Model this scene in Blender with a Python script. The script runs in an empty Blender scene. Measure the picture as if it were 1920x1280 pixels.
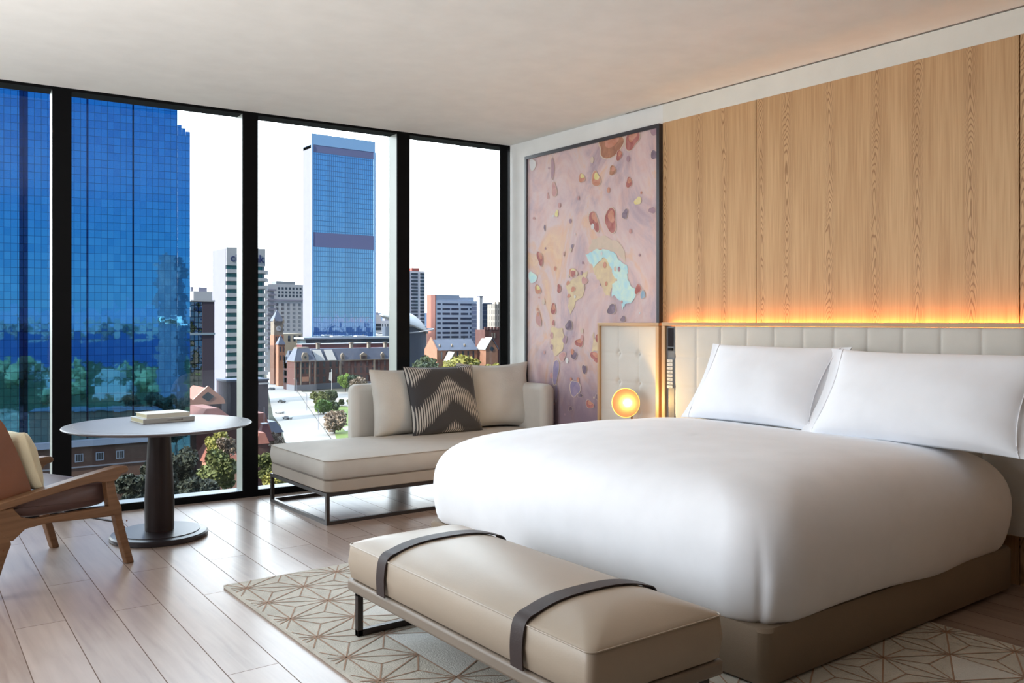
import bpy, math, random
from mathutils import Vector, Matrix, noise
random.seed(7)
S = bpy.context.scene
COL = S.collection
PI = math.pi

# ---------------------------------------------------------------- camera, world, sun, exposure
CAM_H = 1.25
FPX = 1650.0                      # focal length for a 1920 px wide frame
_n = math.hypot(1222.0, FPX)
CC, SS = FPX/_n, 1222.0/_n        # camera looks along (SS, CC)
cam_d = bpy.data.cameras.new('camera')
cam = bpy.data.objects.new('camera', cam_d); COL.objects.link(cam)
cam.location = (0, 0, CAM_H)
cam.rotation_euler = (PI/2, 0, -math.atan2(SS, CC))
cam_d.sensor_width = 36; cam_d.lens = FPX/1920*36
cam_d.shift_y = -(640-603)/1920.0
cam_d.clip_start = 0.05; cam_d.clip_end = 20000
S.camera = cam
S.view_settings.view_transform = 'Standard'
S.view_settings.look = 'None'
S.view_settings.exposure = 0.60
S.view_settings.gamma = 1.0
S.view_settings.use_curve_mapping = False

W = bpy.data.worlds.new('World'); S.world = W; W.use_nodes = True
nt = W.node_tree; nt.nodes.clear()
def N(nt, t, **k):
    n = nt.nodes.new(t)
    for a, b in k.items():
        if a == 'inp':
            for i, v in b.items(): n.inputs[i].default_value = v
        else: setattr(n, a, b)
    return n
def ramp(nt, stops, interp='LINEAR'):
    r = N(nt, 'ShaderNodeValToRGB'); cr = r.color_ramp; cr.interpolation = interp
    while len(cr.elements) > 1: cr.elements.remove(cr.elements[-1])
    cr.elements[0].position = stops[0][0]; cr.elements[0].color = (*stops[0][1], 1)
    for p, c in stops[1:]:
        e = cr.elements.new(p); e.color = (*c, 1)
    return r
tc = N(nt, 'ShaderNodeTexCoord'); sx = N(nt, 'ShaderNodeSeparateXYZ')
nt.links.new(tc.outputs['Generated'], sx.inputs[0])
# bright hazy sky on the city side, clear blue sky over the river side
rn = ramp(nt, [(0.0, (0.95, 0.98, 1.0)), (0.35, (0.80, 0.90, 1.0)), (1.0, (0.55, 0.75, 1.0))])
rb = ramp(nt, [(0.0, (0.22, 0.44, 0.66)), (0.03, (0.20, 0.44, 0.72)), (0.13, (0.11, 0.34, 0.72)), (0.31, (0.05, 0.19, 0.60)), (0.42, (0.50, 0.64, 0.86)), (1.0, (0.66, 0.78, 0.95))])
nt.links.new(sx.outputs['Z'], rn.inputs[0]); nt.links.new(sx.outputs['Z'], rb.inputs[0])
mr = N(nt, 'ShaderNodeMapRange', inp={1: -0.25, 2: 0.25, 3: 0.0, 4: 1.0})
nt.links.new(sx.outputs['Y'], mr.inputs[0])
SKY_CITY, SKY_RIVER = 5.0, 0.66
b1 = N(nt, 'ShaderNodeBackground', inp={1: SKY_RIVER}); b2 = N(nt, 'ShaderNodeBackground', inp={1: SKY_CITY})
nt.links.new(rb.outputs[0], b1.inputs[0]); nt.links.new(rn.outputs[0], b2.inputs[0])
mx = N(nt, 'ShaderNodeMixShader'); wo = N(nt, 'ShaderNodeOutputWorld')
nt.links.new(mr.outputs[0], mx.inputs[0]); nt.links.new(b1.outputs[0], mx.inputs[1]); nt.links.new(b2.outputs[0], mx.inputs[2])
nt.links.new(mx.outputs[0], wo.inputs[0])

def light(name, kind, energy, color=(1, 1, 1), loc=(0, 0, 0), direction=None, size=None, **k):
    d = bpy.data.lights.new(name, kind); d.energy = energy; d.color = color
    if size: d.shape = 'RECTANGLE'; d.size, d.size_y = size
    for a, b in k.items(): setattr(d, a, b)
    o = bpy.data.objects.new(name, d); COL.objects.link(o); o.location = loc
    if direction is not None:
        o.rotation_euler = Vector(direction).to_track_quat('-Z', 'Y').to_euler()
    return o
light('sun', 'SUN', 4.6, (1.0, 0.94, 0.84), direction=(0.88, 0.13, -0.60), angle=0.01)
# added fill lights out of view: from the left, and up at the ceiling
light('suite_fill', 'AREA', 98, (0.86, 0.93, 1.0), (-2.9, 4.3, 1.75), (1, -0.16, 0.04), (2.6, 1.8))
light('ceiling_fill', 'AREA', 44, (1.0, 0.97, 0.93), (-0.9, 3.2, 0.5), (0.15, 0.15, 1), (2.4, 2.4))
po = light('window_portal', 'AREA', 10, loc=(1.4, 6.32, 1.38), direction=(0, -1, 0), size=(9.6, 2.7)); po.data.cycles.is_portal = True

# ---------------------------------------------------------------- mesh builder
class MB:
    def __init__(s): s.v = []; s.f = []; s.m = []; s.uv = []
    def add(s, vs, fs, mi=0, uvs=None):
        o = len(s.v); s.v += [tuple(v) for v in vs]
        for i, f in enumerate(fs):
            s.f.append([o+a for a in f]); s.m.append(mi)
            s.uv.append(uvs[i] if uvs else [(0, 0)]*len(f))
        return s
    def box(s, a, b, mi=0, M=None):
        x0, y0, z0 = a; x1, y1, z1 = b
        vs = [Vector(p) for p in ((x0,y0,z0),(x1,y0,z0),(x1,y1,z0),(x0,y1,z0),(x0,y0,z1),(x1,y0,z1),(x1,y1,z1),(x0,y1,z1))]
        fs = [(0,3,2,1),(4,5,6,7),(0,1,5,4),(1,2,6,5),(2,3,7,6),(3,0,4,7)]
        dx, dy, dz = x1-x0, y1-y0, z1-z0
        q = lambda a, b: [(0,0),(a,0),(a,b),(0,b)]
        uv = [q(dx,dy), q(dx,dy), q(dx,dz), q(dy,dz), q(dx,dz), q(dy,dz)]
        uv[0] = [(0,0)]*4
        if M: vs = [M @ v for v in vs]
        return s.add(vs, fs, mi, uv)
    def prism(s, pts, vec, mi=0):
        n = len(pts); vec = Vector(vec); P = [Vector(p) for p in pts]
        vs = P + [p+vec for p in P]
        fs = [list(range(n))[::-1], list(range(n, 2*n))] + [[i, (i+1) % n, n+(i+1) % n, n+i] for i in range(n)]
        return s.add(vs, fs, mi)
    def lathe(s, prof, seg=48, c=(0, 0, 0), mi=0, M=None, sx=1, sy=1):
        vs = []; fs = []
        for r, z in prof:
            for k in range(seg):
                a = 2*PI*k/seg; vs.append(Vector((c[0]+sx*r*math.cos(a), c[1]+sy*r*math.sin(a), c[2]+z)))
        for j in range(len(prof)-1):
            for k in range(seg):
                k2 = (k+1) % seg
                fs.append([j*seg+k, j*seg+k2, (j+1)*seg+k2, (j+1)*seg+k])
        fs.append(list(range(seg))[::-1]); fs.append([(len(prof)-1)*seg+k for k in range(seg)])
        if M: vs = [M @ v for v in vs]
        return s.add(vs, fs, mi)
    def tube(s, pts, r, seg=10, mi=0, closed=False):
        pts = [Vector(p) for p in pts]; n = len(pts); vs = []; fs = []
        for i, p in enumerate(pts):
            t = (pts[(i+1) % n] if (closed or i < n-1) else p) - (pts[i-1] if (closed or i > 0) else p)
            t.normalize(); up = Vector((0, 0, 1)) if abs(t.z) < .9 else Vector((1, 0, 0))
            a = t.cross(up).normalized(); b = t.cross(a)
            rr = r[i] if isinstance(r, (list, tuple)) else r
            for k in range(seg):
                an = 2*PI*k/seg; vs.append(p + a*rr*math.cos(an) + b*rr*math.sin(an))
        for i in range(n if closed else n-1):
            j = (i+1) % n
            for k in range(seg):
                k2 = (k+1) % seg; fs.append([i*seg+k, i*seg+k2, j*seg+k2, j*seg+k])
        if not closed: fs.append(list(range(seg))[::-1]); fs.append([(n-1)*seg+k for k in range(seg)])
        return s.add(vs, fs, mi)
    def grid(s, fn, nu, nv, mi=0, close_u=False, flip=False):
        vs = []; fs = []; uvs = []
        nn = nu if close_u else nu+1
        for j in range(nv+1):
            for i in range(nn): vs.append(Vector(fn(i/nu, j/nv)))
        for j in range(nv):
            for i in range(nu):
                i2 = (i+1) % nn
                f = [j*nn+i, j*nn+i2, (j+1)*nn+i2, (j+1)*nn+i]
                uv = [(i/nu, j/nv), ((i+1)/nu, j/nv), ((i+1)/nu, (j+1)/nv), (i/nu, (j+1)/nv)]
                if flip: f.reverse(); uv.reverse()
                fs.append(f); uvs.append(uv)
        return s.add(vs, fs, mi, uvs)
    def build(s, name, mats, parent=None, bevel=0, seg=3, smooth=True, ang=35, sub=0, org=None):
        me = bpy.data.meshes.new(name)
        o3 = Vector(org) if org else None
        vs = [tuple(Vector(v)-o3) for v in s.v] if org else s.v
        me.from_pydata(vs, [], s.f)
        if not isinstance(mats, (list, tuple)): mats = [mats]
        for m in mats: me.materials.append(m)
        ul = me.uv_layers.new(name='UVMap')
        i = 0
        for pi, p in enumerate(me.polygons):
            p.material_index = s.m[pi]; p.use_smooth = smooth
            for k in range(len(p.vertices)): ul.data[p.loop_start+k].uv = s.uv[pi][k]
        me.update()
        if smooth: me.set_sharp_from_angle(angle=math.radians(ang))
        ob = bpy.data.objects.new(name, me); COL.objects.link(ob)
        if org: ob.location = org
        if parent: ob.parent = parent
        if bevel:
            b = ob.modifiers.new('bevel', 'BEVEL'); b.width = bevel; b.segments = seg; b.limit_method = 'ANGLE'; b.angle_limit = math.radians(40)
        if sub:
            m = ob.modifiers.new('sub', 'SUBSURF'); m.levels = sub; m.render_levels = sub
        return ob
def B(a, b, name, m, parent=None, bevel=0, **k): return MB().box(a, b).build(name, m, parent, bevel, **k)
def tag(o, label, cat, group=None):
    o['label'] = label; o['category'] = cat
    if group: o['group'] = group
    return o
def thing(name, label, cat, loc=(0, 0, 0), rz=0, group=None):
    o = bpy.data.objects.new(name, None); COL.objects.link(o); o.location = loc; o.rotation_euler = (0, 0, rz)
    o.empty_display_size = .1
    return tag(o, label, cat, group)
def struct(o): o['kind'] = 'structure'; return o

# ---------------------------------------------------------------- materials
def newmat(name):
    m = bpy.data.materials.new(name); m.use_nodes = True; n = m.node_tree; n.nodes.clear()
    o = N(n, 'ShaderNodeOutputMaterial'); p = N(n, 'ShaderNodeBsdfPrincipled'); n.links.new(p.outputs[0], o.inputs[0])
    return m, n, p
def mat(name, c, rough=.5, metal=0, bump=0, bs=40, var=0, vs=6, spec=.5, sheen=0, stretch=None, coat=0):
    m, n, p = newmat(name)
    p.inputs['Base Color'].default_value = (*c, 1); p.inputs['Roughness'].default_value = rough
    p.inputs['Metallic'].default_value = metal; p.inputs['Specular IOR Level'].default_value = spec
    p.inputs['Sheen Weight'].default_value = sheen; p.inputs['Coat Weight'].default_value = coat
    tcn = N(n, 'ShaderNodeTexCoord'); mp = N(n, 'ShaderNodeMapping')
    if stretch: mp.inputs['Scale'].default_value = stretch
    n.links.new(tcn.outputs['Object'], mp.inputs[0])
    if bump:
        t = N(n, 'ShaderNodeTexNoise', inp={'Scale': bs, 'Detail': 4}); b = N(n, 'ShaderNodeBump', inp={'Strength': bump, 'Distance': .004})
        n.links.new(mp.outputs[0], t.inputs['Vector']); n.links.new(t.outputs[0], b.inputs['Height']); n.links.new(b.outputs[0], p.inputs['Normal'])
    t = N(n, 'ShaderNodeTexNoise', inp={'Scale': vs, 'Detail': 5}); n.links.new(mp.outputs[0], t.inputs['Vector'])
    v = max(var, .03)
    r = ramp(n, [(.3, tuple(x*(1-v) for x in c)), (.7, tuple(min(1, x*(1+v)) for x in c))])
    n.links.new(t.outputs[0], r.inputs[0]); n.links.new(r.outputs[0], p.inputs['Base Color'])
    return m
def math_(n, op, a, b=None, c=None):
    q = N(n, 'ShaderNodeMath', operation=op)
    for i, x in enumerate((a, b, c)):
        if x is None: continue
        if isinstance(x, (int, float)): q.inputs[i].default_value = x
        else: n.links.new(x, q.inputs[i])
    return q.outputs[0]
def wood(name, c1, c2, rough=.45, axis='Z', scale=1.0, spec=.4, coat=0):
    """straight grained timber, grain along the given axis"""
    m, n, p = newmat(name)
    tcn = N(n, 'ShaderNodeTexCoord'); mp = N(n, 'ShaderNodeMapping')
    s = {'X': (2, 45, 45), 'Y': (45, 2, 45), 'Z': (45, 45, 2)}[axis]; mp.inputs['Scale'].default_value = tuple(a*scale for a in s)
    n.links.new(tcn.outputs['Object'], mp.inputs[0])
    t = N(n, 'ShaderNodeTexNoise', inp={'Scale': 1, 'Detail': 6, 'Distortion': .6}); n.links.new(mp.outputs[0], t.inputs['Vector'])
    r = ramp(n, [(.32, c2), (.62, c1)]); n.links.new(t.outputs[0], r.inputs[0]); n.links.new(r.outputs[0], p.inputs['Base Color'])
    p.inputs['Roughness'].default_value = rough; p.inputs['Specular IOR Level'].default_value = spec; p.inputs['Coat Weight'].default_value = coat
    b = N(n, 'ShaderNodeBump', inp={'Strength': .12, 'Distance': .002}); n.links.new(t.outputs[0], b.inputs['Height']); n.links.new(b.outputs[0], p.inputs['Normal'])
    return m

# oak veneer with cathedral figure, leaves ~0.37 m wide, grain upright
def veneer():
    m, n, p = newmat('oak_veneer')
    tcn = N(n, 'ShaderNodeTexCoord'); s = N(n, 'ShaderNodeSeparateXYZ'); n.links.new(tcn.outputs['Object'], s.inputs[0])
    Y, Z = s.outputs['Y'], s.outputs['Z']
    LW = .255
    q = math_(n, 'DIVIDE', Y, LW); idn = math_(n, 'FLOOR', q)
    wn = N(n, 'ShaderNodeTexWhiteNoise', noise_dimensions='1D'); n.links.new(idn, wn.inputs['W'])
    u = math_(n, 'MULTIPLY', math_(n, 'SUBTRACT', math_(n, 'FRACT', q), .5), LW)
    off = math_(n, 'MULTIPLY', math_(n, 'SUBTRACT', wn.outputs['Value'], .5), .10)
    mp = N(n, 'ShaderNodeCombineXYZ'); n.links.new(math_(n, 'MULTIPLY', idn, 3.7), mp.inputs[0]); n.links.new(math_(n, 'MULTIPLY', Z, 1.6), mp.inputs[2]); n.links.new(math_(n, 'MULTIPLY', Y, 5), mp.inputs[1])
    no = N(n, 'ShaderNodeTexNoise', inp={'Scale': 1.0, 'Detail': 3}); n.links.new(mp.outputs[0], no.inputs['Vector'])
    nz = math_(n, 'SUBTRACT', no.outputs[0], .5)
    u2 = math_(n, 'ADD', math_(n, 'ADD', u, off), math_(n, 'MULTIPLY', nz, .03))
    h = math_(n, 'ADD', math_(n, 'ADD', Z, math_(n, 'MULTIPLY', math_(n, 'POWER', math_(n, 'ABSOLUTE', u2), 1.7), 75.0)), math_(n, 'MULTIPLY', nz, 1.3))
    band = math_(n, 'SINE', math_(n, 'MULTIPLY', h, 2*PI*17))
    fade = N(n, 'ShaderNodeMapRange', inp={1: .018, 2: .05, 3: 1.0, 4: .0}); n.links.new(math_(n, 'ABSOLUTE', u2), fade.inputs[0])
    band = math_(n, 'MULTIPLY', math_(n, 'POWER', math_(n, 'MAXIMUM', band, 0), 1.5), fade.outputs[0])
    fm = N(n, 'ShaderNodeCombineXYZ'); n.links.new(math_(n, 'MULTIPLY', Y, 130), fm.inputs[0]); n.links.new(math_(n, 'MULTIPLY', Z, 3), fm.inputs[1])
    fn = N(n, 'ShaderNodeTexNoise', inp={'Scale': 1.0, 'Detail': 4}); n.links.new(fm.outputs[0], fn.inputs['Vector'])
    bm = N(n, 'ShaderNodeCombineXYZ'); n.links.new(math_(n, 'MULTIPLY', Y, 12), bm.inputs[0]); n.links.new(math_(n, 'MULTIPLY', Z, .8), bm.inputs[1])
    bn = N(n, 'ShaderNodeTexNoise', inp={'Scale': 1.0, 'Detail': 2}); n.links.new(bm.outputs[0], bn.inputs['Vector'])
    v = math_(n, 'ADD', math_(n, 'MULTIPLY', fn.outputs[0], .55), math_(n, 'MULTIPLY', bn.outputs[0], .45))
    r = ramp(n, [(.34, (.49, .285, .135)), (.5, (.59, .365, .185)), (.66, (.67, .435, .23))]); n.links.new(v, r.inputs[0])
    mixn = N(n, 'ShaderNodeMix', data_type='RGBA'); mixn.inputs[7].default_value = (.30, .155, .07, 1)
    n.links.new(math_(n, 'MULTIPLY', band, .85), mixn.inputs[0]); n.links.new(r.outputs[0], mixn.inputs[6])
    n.links.new(mixn.outputs[2], p.inputs['Base Color']); p.inputs['Roughness'].default_value = .5; p.inputs['Specular IOR Level'].default_value = .25
    return m
def floor_mat():
    m, n, p = newmat('oak_floor')
    tcn = N(n, 'ShaderNodeTexCoord'); s = N(n, 'ShaderNodeSeparateXYZ'); n.links.new(tcn.outputs['Object'], s.inputs[0])
    cb = N(n, 'ShaderNodeCombineXYZ'); n.links.new(s.outputs['Y'], cb.inputs[0]); n.links.new(math_(n, 'ADD', s.outputs['X'], math_(n, 'MULTIPLY', s.outputs['Y'], -.03)), cb.inputs[1])
    br = N(n, 'ShaderNodeTexBrick', offset=.37, squash=1.0, inp={'Color1': (0, 0, 0, 1), 'Color2': (1, 1, 1, 1), 'Mortar': (.5, .5, .5, 1), 'Scale': 1.0, 'Mortar Size': .0019, 'Mortar Smooth': .1, 'Bias': 0.0, 'Brick Width': 1.55, 'Row Height': .19})
    n.links.new(cb.outputs[0], br.inputs['Vector'])
    mp = N(n, 'ShaderNodeMapping'); mp.inputs['Scale'].default_value = (34, 2.2, 1); n.links.new(tcn.outputs['Object'], mp.inputs[0])
    va = N(n, 'ShaderNodeVectorMath', operation='MULTIPLY_ADD'); va.inputs[1].default_value = (9, 5, 3)
    n.links.new(br.outputs['Color'], va.inputs[0]); n.links.new(mp.outputs[0], va.inputs[2])
    t = N(n, 'ShaderNodeTexNoise', inp={'Scale': 1.0, 'Detail': 6, 'Distortion': .35, 'Roughness': .5}); n.links.new(va.outputs[0], t.inputs['Vector'])
    t2 = N(n, 'ShaderNodeTexNoise', inp={'Scale': 3.5, 'Detail': 3}); n.links.new(tcn.outputs['Object'], t2.inputs['Vector'])
    kn = N(n, 'ShaderNodeTexVoronoi', inp={'Scale': 1.9}); n.links.new(tcn.outputs['Object'], kn.inputs['Vector'])
    knr = ramp(n, [(.0, (1, 1, 1)), (.03, (.5, .5, .5)), (.07, (0, 0, 0))]); n.links.new(kn.outputs['Distance'], knr.inputs[0])
    bw = N(n, 'ShaderNodeRGBToBW'); n.links.new(br.outputs['Color'], bw.inputs[0])
    v = math_(n, 'ADD', math_(n, 'MULTIPLY', t.outputs[0], .6), math_(n, 'ADD', math_(n, 'MULTIPLY', bw.outputs[0], .22), math_(n, 'MULTIPLY', t2.outputs[0], .2)))
    r = ramp(n, [(.32, (.255, .18, .145)), (.48, (.335, .25, .205)), (.68, (.40, .305, .255))]); n.links.new(v, r.inputs[0])
    m1 = N(n, 'ShaderNodeMix', data_type='RGBA'); m1.inputs[7].default_value = (.12, .09, .075, 1)
    n.links.new(math_(n, 'MULTIPLY', knr.outputs[0], .35), m1.inputs[0]); n.links.new(r.outputs[0], m1.inputs[6])
    m2 = N(n, 'ShaderNodeMix', data_type='RGBA'); m2.inputs[7].default_value = (.10, .065, .05, 1)
    n.links.new(math_(n, 'MULTIPLY', br.outputs['Fac'], .8), m2.inputs[0]); n.links.new(m1.outputs[2], m2.inputs[6])
    n.links.new(m2.outputs[2], p.inputs['Base Color'])
    rr = N(n, 'ShaderNodeMapRange', inp={1: .3, 2: .7, 3: .28, 4: .31}); n.links.new(t.outputs[0], rr.inputs[0]); n.links.new(rr.outputs[0], p.inputs['Roughness'])
    n.links.new(math_(n, 'MULTIPLY', math_(n, 'SUBTRACT', 1.0, br.outputs['Fac']), .5), p.inputs['Specular IOR Level'])
    b = N(n, 'ShaderNodeBump', inp={'Strength': .035, 'Distance': .003}); n.links.new(t.outputs[0], b.inputs['Height']); n.links.new(b.outputs[0], p.inputs['Normal'])
    return m
def glass_mat():
    m = bpy.data.materials.new('window_glass'); m.use_nodes = True; n = m.node_tree; n.nodes.clear()
    o = N(n, 'ShaderNodeOutputMaterial'); tr = N(n, 'ShaderNodeBsdfTransparent'); tr.inputs[0].default_value = (.97, .985, .98, 1)
    gl = N(n, 'ShaderNodeBsdfGlossy'); gl.inputs['Roughness'].default_value = 0.0; gl.inputs[0].default_value = (.9, .95, 1, 1)
    fr = N(n, 'ShaderNodeFresnel', inp={'IOR': 1.3}); mxn = N(n, 'ShaderNodeMixShader')
    n.links.new(fr.outputs[0], mxn.inputs[0]); n.links.new(tr.outputs[0], mxn.inputs[1]); n.links.new(gl.outputs[0], mxn.inputs[2]); n.links.new(mxn.outputs[0], o.inputs[0])
    return m
def emit(name, c, s):
    m = bpy.data.materials.new(name); m.use_nodes = True; n = m.node_tree; n.nodes.clear()
    o = N(n, 'ShaderNodeOutputMaterial'); e = N(n, 'ShaderNodeEmission'); e.inputs[0].default_value = (*c, 1); e.inputs[1].default_value = s
    n.links.new(e.outputs[0], o.inputs[0]); return m

M = {}
M['plaster'] = mat('plaster', (.88, .88, .85), .9, bump=.02, bs=120)
M['ceiling'] = mat('ceiling_paint', (.86, .86, .835), .95)
M['cornice'] = mat('linen_wallcovering', (.80, .79, .72), .9, bump=.25, bs=300)
M['darkwall'] = mat('dark_timber_wall', (.16, .10, .065), .6, bump=.1)
M['veneer'] = veneer(); M['floor'] = floor_mat(); M['glass'] = glass_mat()
M['groove'] = mat('shadow_groove', (.03, .015, .01), .8)
M['black'] = mat('black_frame', (.0022, .0024, .003), .6, spec=.12)
M['alu'] = mat('anodised_aluminium', (.44, .47, .42), .4, spec=.5)
M['ledge'] = mat('grey_sill_metal', (.30, .36, .42), .45)
M['sheet'] = mat('white_cotton', (.90, .915, .96), .85, bump=.04, bs=14, sheen=.2)
M['seam'] = mat('white_piping', (.86, .86, .90), .8)
M['bedbase'] = mat('taupe_upholstery', (.22, .165, .115), .8, bump=.2, bs=300)
M['leather'] = mat('taupe_leather', (.40, .325, .25), .40, bump=.06, bs=160, var=.03)
M['leather_dark'] = mat('taupe_leather_rail', (.23, .185, .145), .45, bump=.06, bs=160)
M['strap'] = mat('dark_strap', (.045, .030, .028), .5, bump=.1, bs=200, spec=.25)
M['metal'] = mat('bronze_metal', (.06, .05, .047), .38, metal=.7)
M['linen'] = mat('linen_fabric', (.56, .52, .47), .85, bump=.25, bs=420, var=.04)
M['linen_base'] = mat('linen_base', (.44, .38, .32), .85, bump=.25, bs=420, var=.04)
M['linen_pillow'] = mat('linen_cushion', (.60, .575, .53), .9, bump=.4, bs=90, var=.05)
M['piping'] = mat('dark_piping', (.19, .15, .12), .8)
M['panel_fabric'] = mat('ivory_upholstery', (.62, .585, .53), .8, bump=.15, bs=420)
M['oak'] = wood('oak_trim', (.55, .35, .19), (.44, .26, .13), .45, 'Z')
M['oak_h'] = wood('oak_trim_level', (.55, .36, .20), (.44, .27, .14), .45, 'Y')
M['oak_in'] = wood('oak_dark_recess', (.20, .075, .03), (.15, .05, .02), .6, 'Z')
M['walnut'] = wood('chair_timber', (.21, .11, .055), (.14, .068, .032), .4, 'X', 1.0)
M['tan'] = mat('tan_leather', (.16, .058, .026), .4, bump=.1, bs=90, var=.12)
M['mauve'] = mat('mauve_leather', (.12, .068, .062), .38, bump=.1, bs=120, var=.06)
M['cream'] = mat('cream_cushion', (.62, .56, .40), .9, bump=.4, bs=200)
M['tabletop'] = mat('smoked_oak_top', (.10, .085, .088), .42, bump=.1, bs=60, stretch=(1, 12, 1), spec=.7)
M['tablestem'] = mat('smoked_oak_stem', (.020, .011, .011), .45, bump=.1, bs=60, stretch=(8, 8, 1), spec=.3)
M['tablebase'] = mat('smoked_oak_base', (.020, .014, .017), .35, spec=.4)
M['bronze'] = mat('bronze_edge', (.25, .20, .17), .35, metal=.6)
M['paper_w'] = mat('pale_cover', (.66, .64, .56), .5); M['paper_g'] = mat('grey_cover', (.50, .51, .50), .5)
M['pages'] = mat('page_edges', (.50, .46, .30), .9, bump=.3, bs=20, stretch=(1, 1, 60)); M['print'] = mat('spine_print', (.16, .15, .14), .7)
M['gold'] = mat('brushed_gold', (.90, .55, .12), .28, metal=1.0)
M['gold_out'] = mat('aged_brass', (.20, .10, .05), .4, metal=.8)
M['steel'] = mat('grey_steel', (.17, .17, .175), .4, metal=.3); M['screen'] = mat('black_glass', (.015, .01, .012), .15)
M['key'] = mat('pale_keys', (.55, .54, .52), .5); M['rubber'] = mat('black_rubber', (.02, .02, .02), .7)

# ================================================================ the room
CEIL = 2.745; WX = 4.44
def plan(z0, z1, name, m):
    e = 6.28+.148
    return struct(MB().prism([(-4.2, -3.6, z0), (4.6, -3.6, z0), (4.6, e-.0577*4.6, z0), (-4.2, e+.0577*4.2, z0)], (0, 0, z1-z0)).build(name, m, smooth=False))
plan(-.12, 0, 'floor', M['floor'])
plan(CEIL, CEIL+.15, 'ceiling', M['ceiling'])
struct(B((WX, -3.6, 0), (WX+.15, 6.022, CEIL), 'wall_right', M['plaster']))
struct(B((-4.2, -3.6, 0), (-4.05, 6.50, CEIL), 'wall_left', M['darkwall']))
struct(B((-4.05, -3.6, 0), (WX, -3.45, CEIL), 'wall_back', M['darkwall']))
struct(B((WX-.02, -2.0, 2.612), (WX, 4.232, 2.738), 'trim_1', M['cornice']))
for i, (a, b) in enumerate(((3.453, 4.232), (1.925, 3.447), (-1.2, 1.919))):
    struct(B((WX-.02, a, 0.0), (WX-.001, b, 2.612), 'trim_%d' % (i+2), M['veneer'], bevel=.0006))
struct(B((WX-.006, -2.0, 0), (WX-.001, 4.231, 2.611), 'trim_5', M['groove']))
struct(B((WX-.023, -3.4, CEIL-.0045), (WX-.0205, 4.6, CEIL-.0005), 'trim_6', mat('groove_shade', (.25, .22, .19), .9)));  # thin strip coloured dark to stand for the shade in the ceiling gap

# window wall: slightly skewed to the room
WA = -math.atan(.0577); WM = Matrix.Translation((0, 6.28, 0)) @ Matrix.Rotation(WA, 4, 'Z')
mul = [4.40, 3.446, 2.239, 1.036, -.17, -1.37, -2.57, -3.77]
HT = CEIL-.0185
for k in range(7):
    r, l = mul[k]-.055, mul[k+1]+.055
    if k == 0: r = 4.349
    w = bpy.data.objects.new('window_%d' % (k+1), None); COL.objects.link(w); w.matrix_world = WM; struct(w)
    B((l, .0, 0), (r+.001, .015, .048), 'sill', M['black'], w)
    if k == 0: r = 4.452
    B((l, .0, HT), (r+.001, .15, CEIL), 'head', M['black'], w)
    B((l, .016, 0), (r+.001, .15, .047), 'ledge', M['ledge'], w)
    g = B((l-.02, .150, .03), (r+(.02 if k else .11), .158, CEIL), 'glass', M['glass'], w)
    mm = MB().box((l-.110, 0, 0), (l, .012, CEIL)); mm.build('mullion', M['black'], w)
    MB().box((l-.1099, .012, 0), (l-.0001, .148, CEIL)).build('fin', M['alu'], w)
    if k == 0:
        B((4.349, 0, 0), (4.425, .012, CEIL), 'mullion', M['black'], w); B((4.452, .012, 0), (4.6, .149, CEIL), 'fin', M['black'], w)

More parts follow.
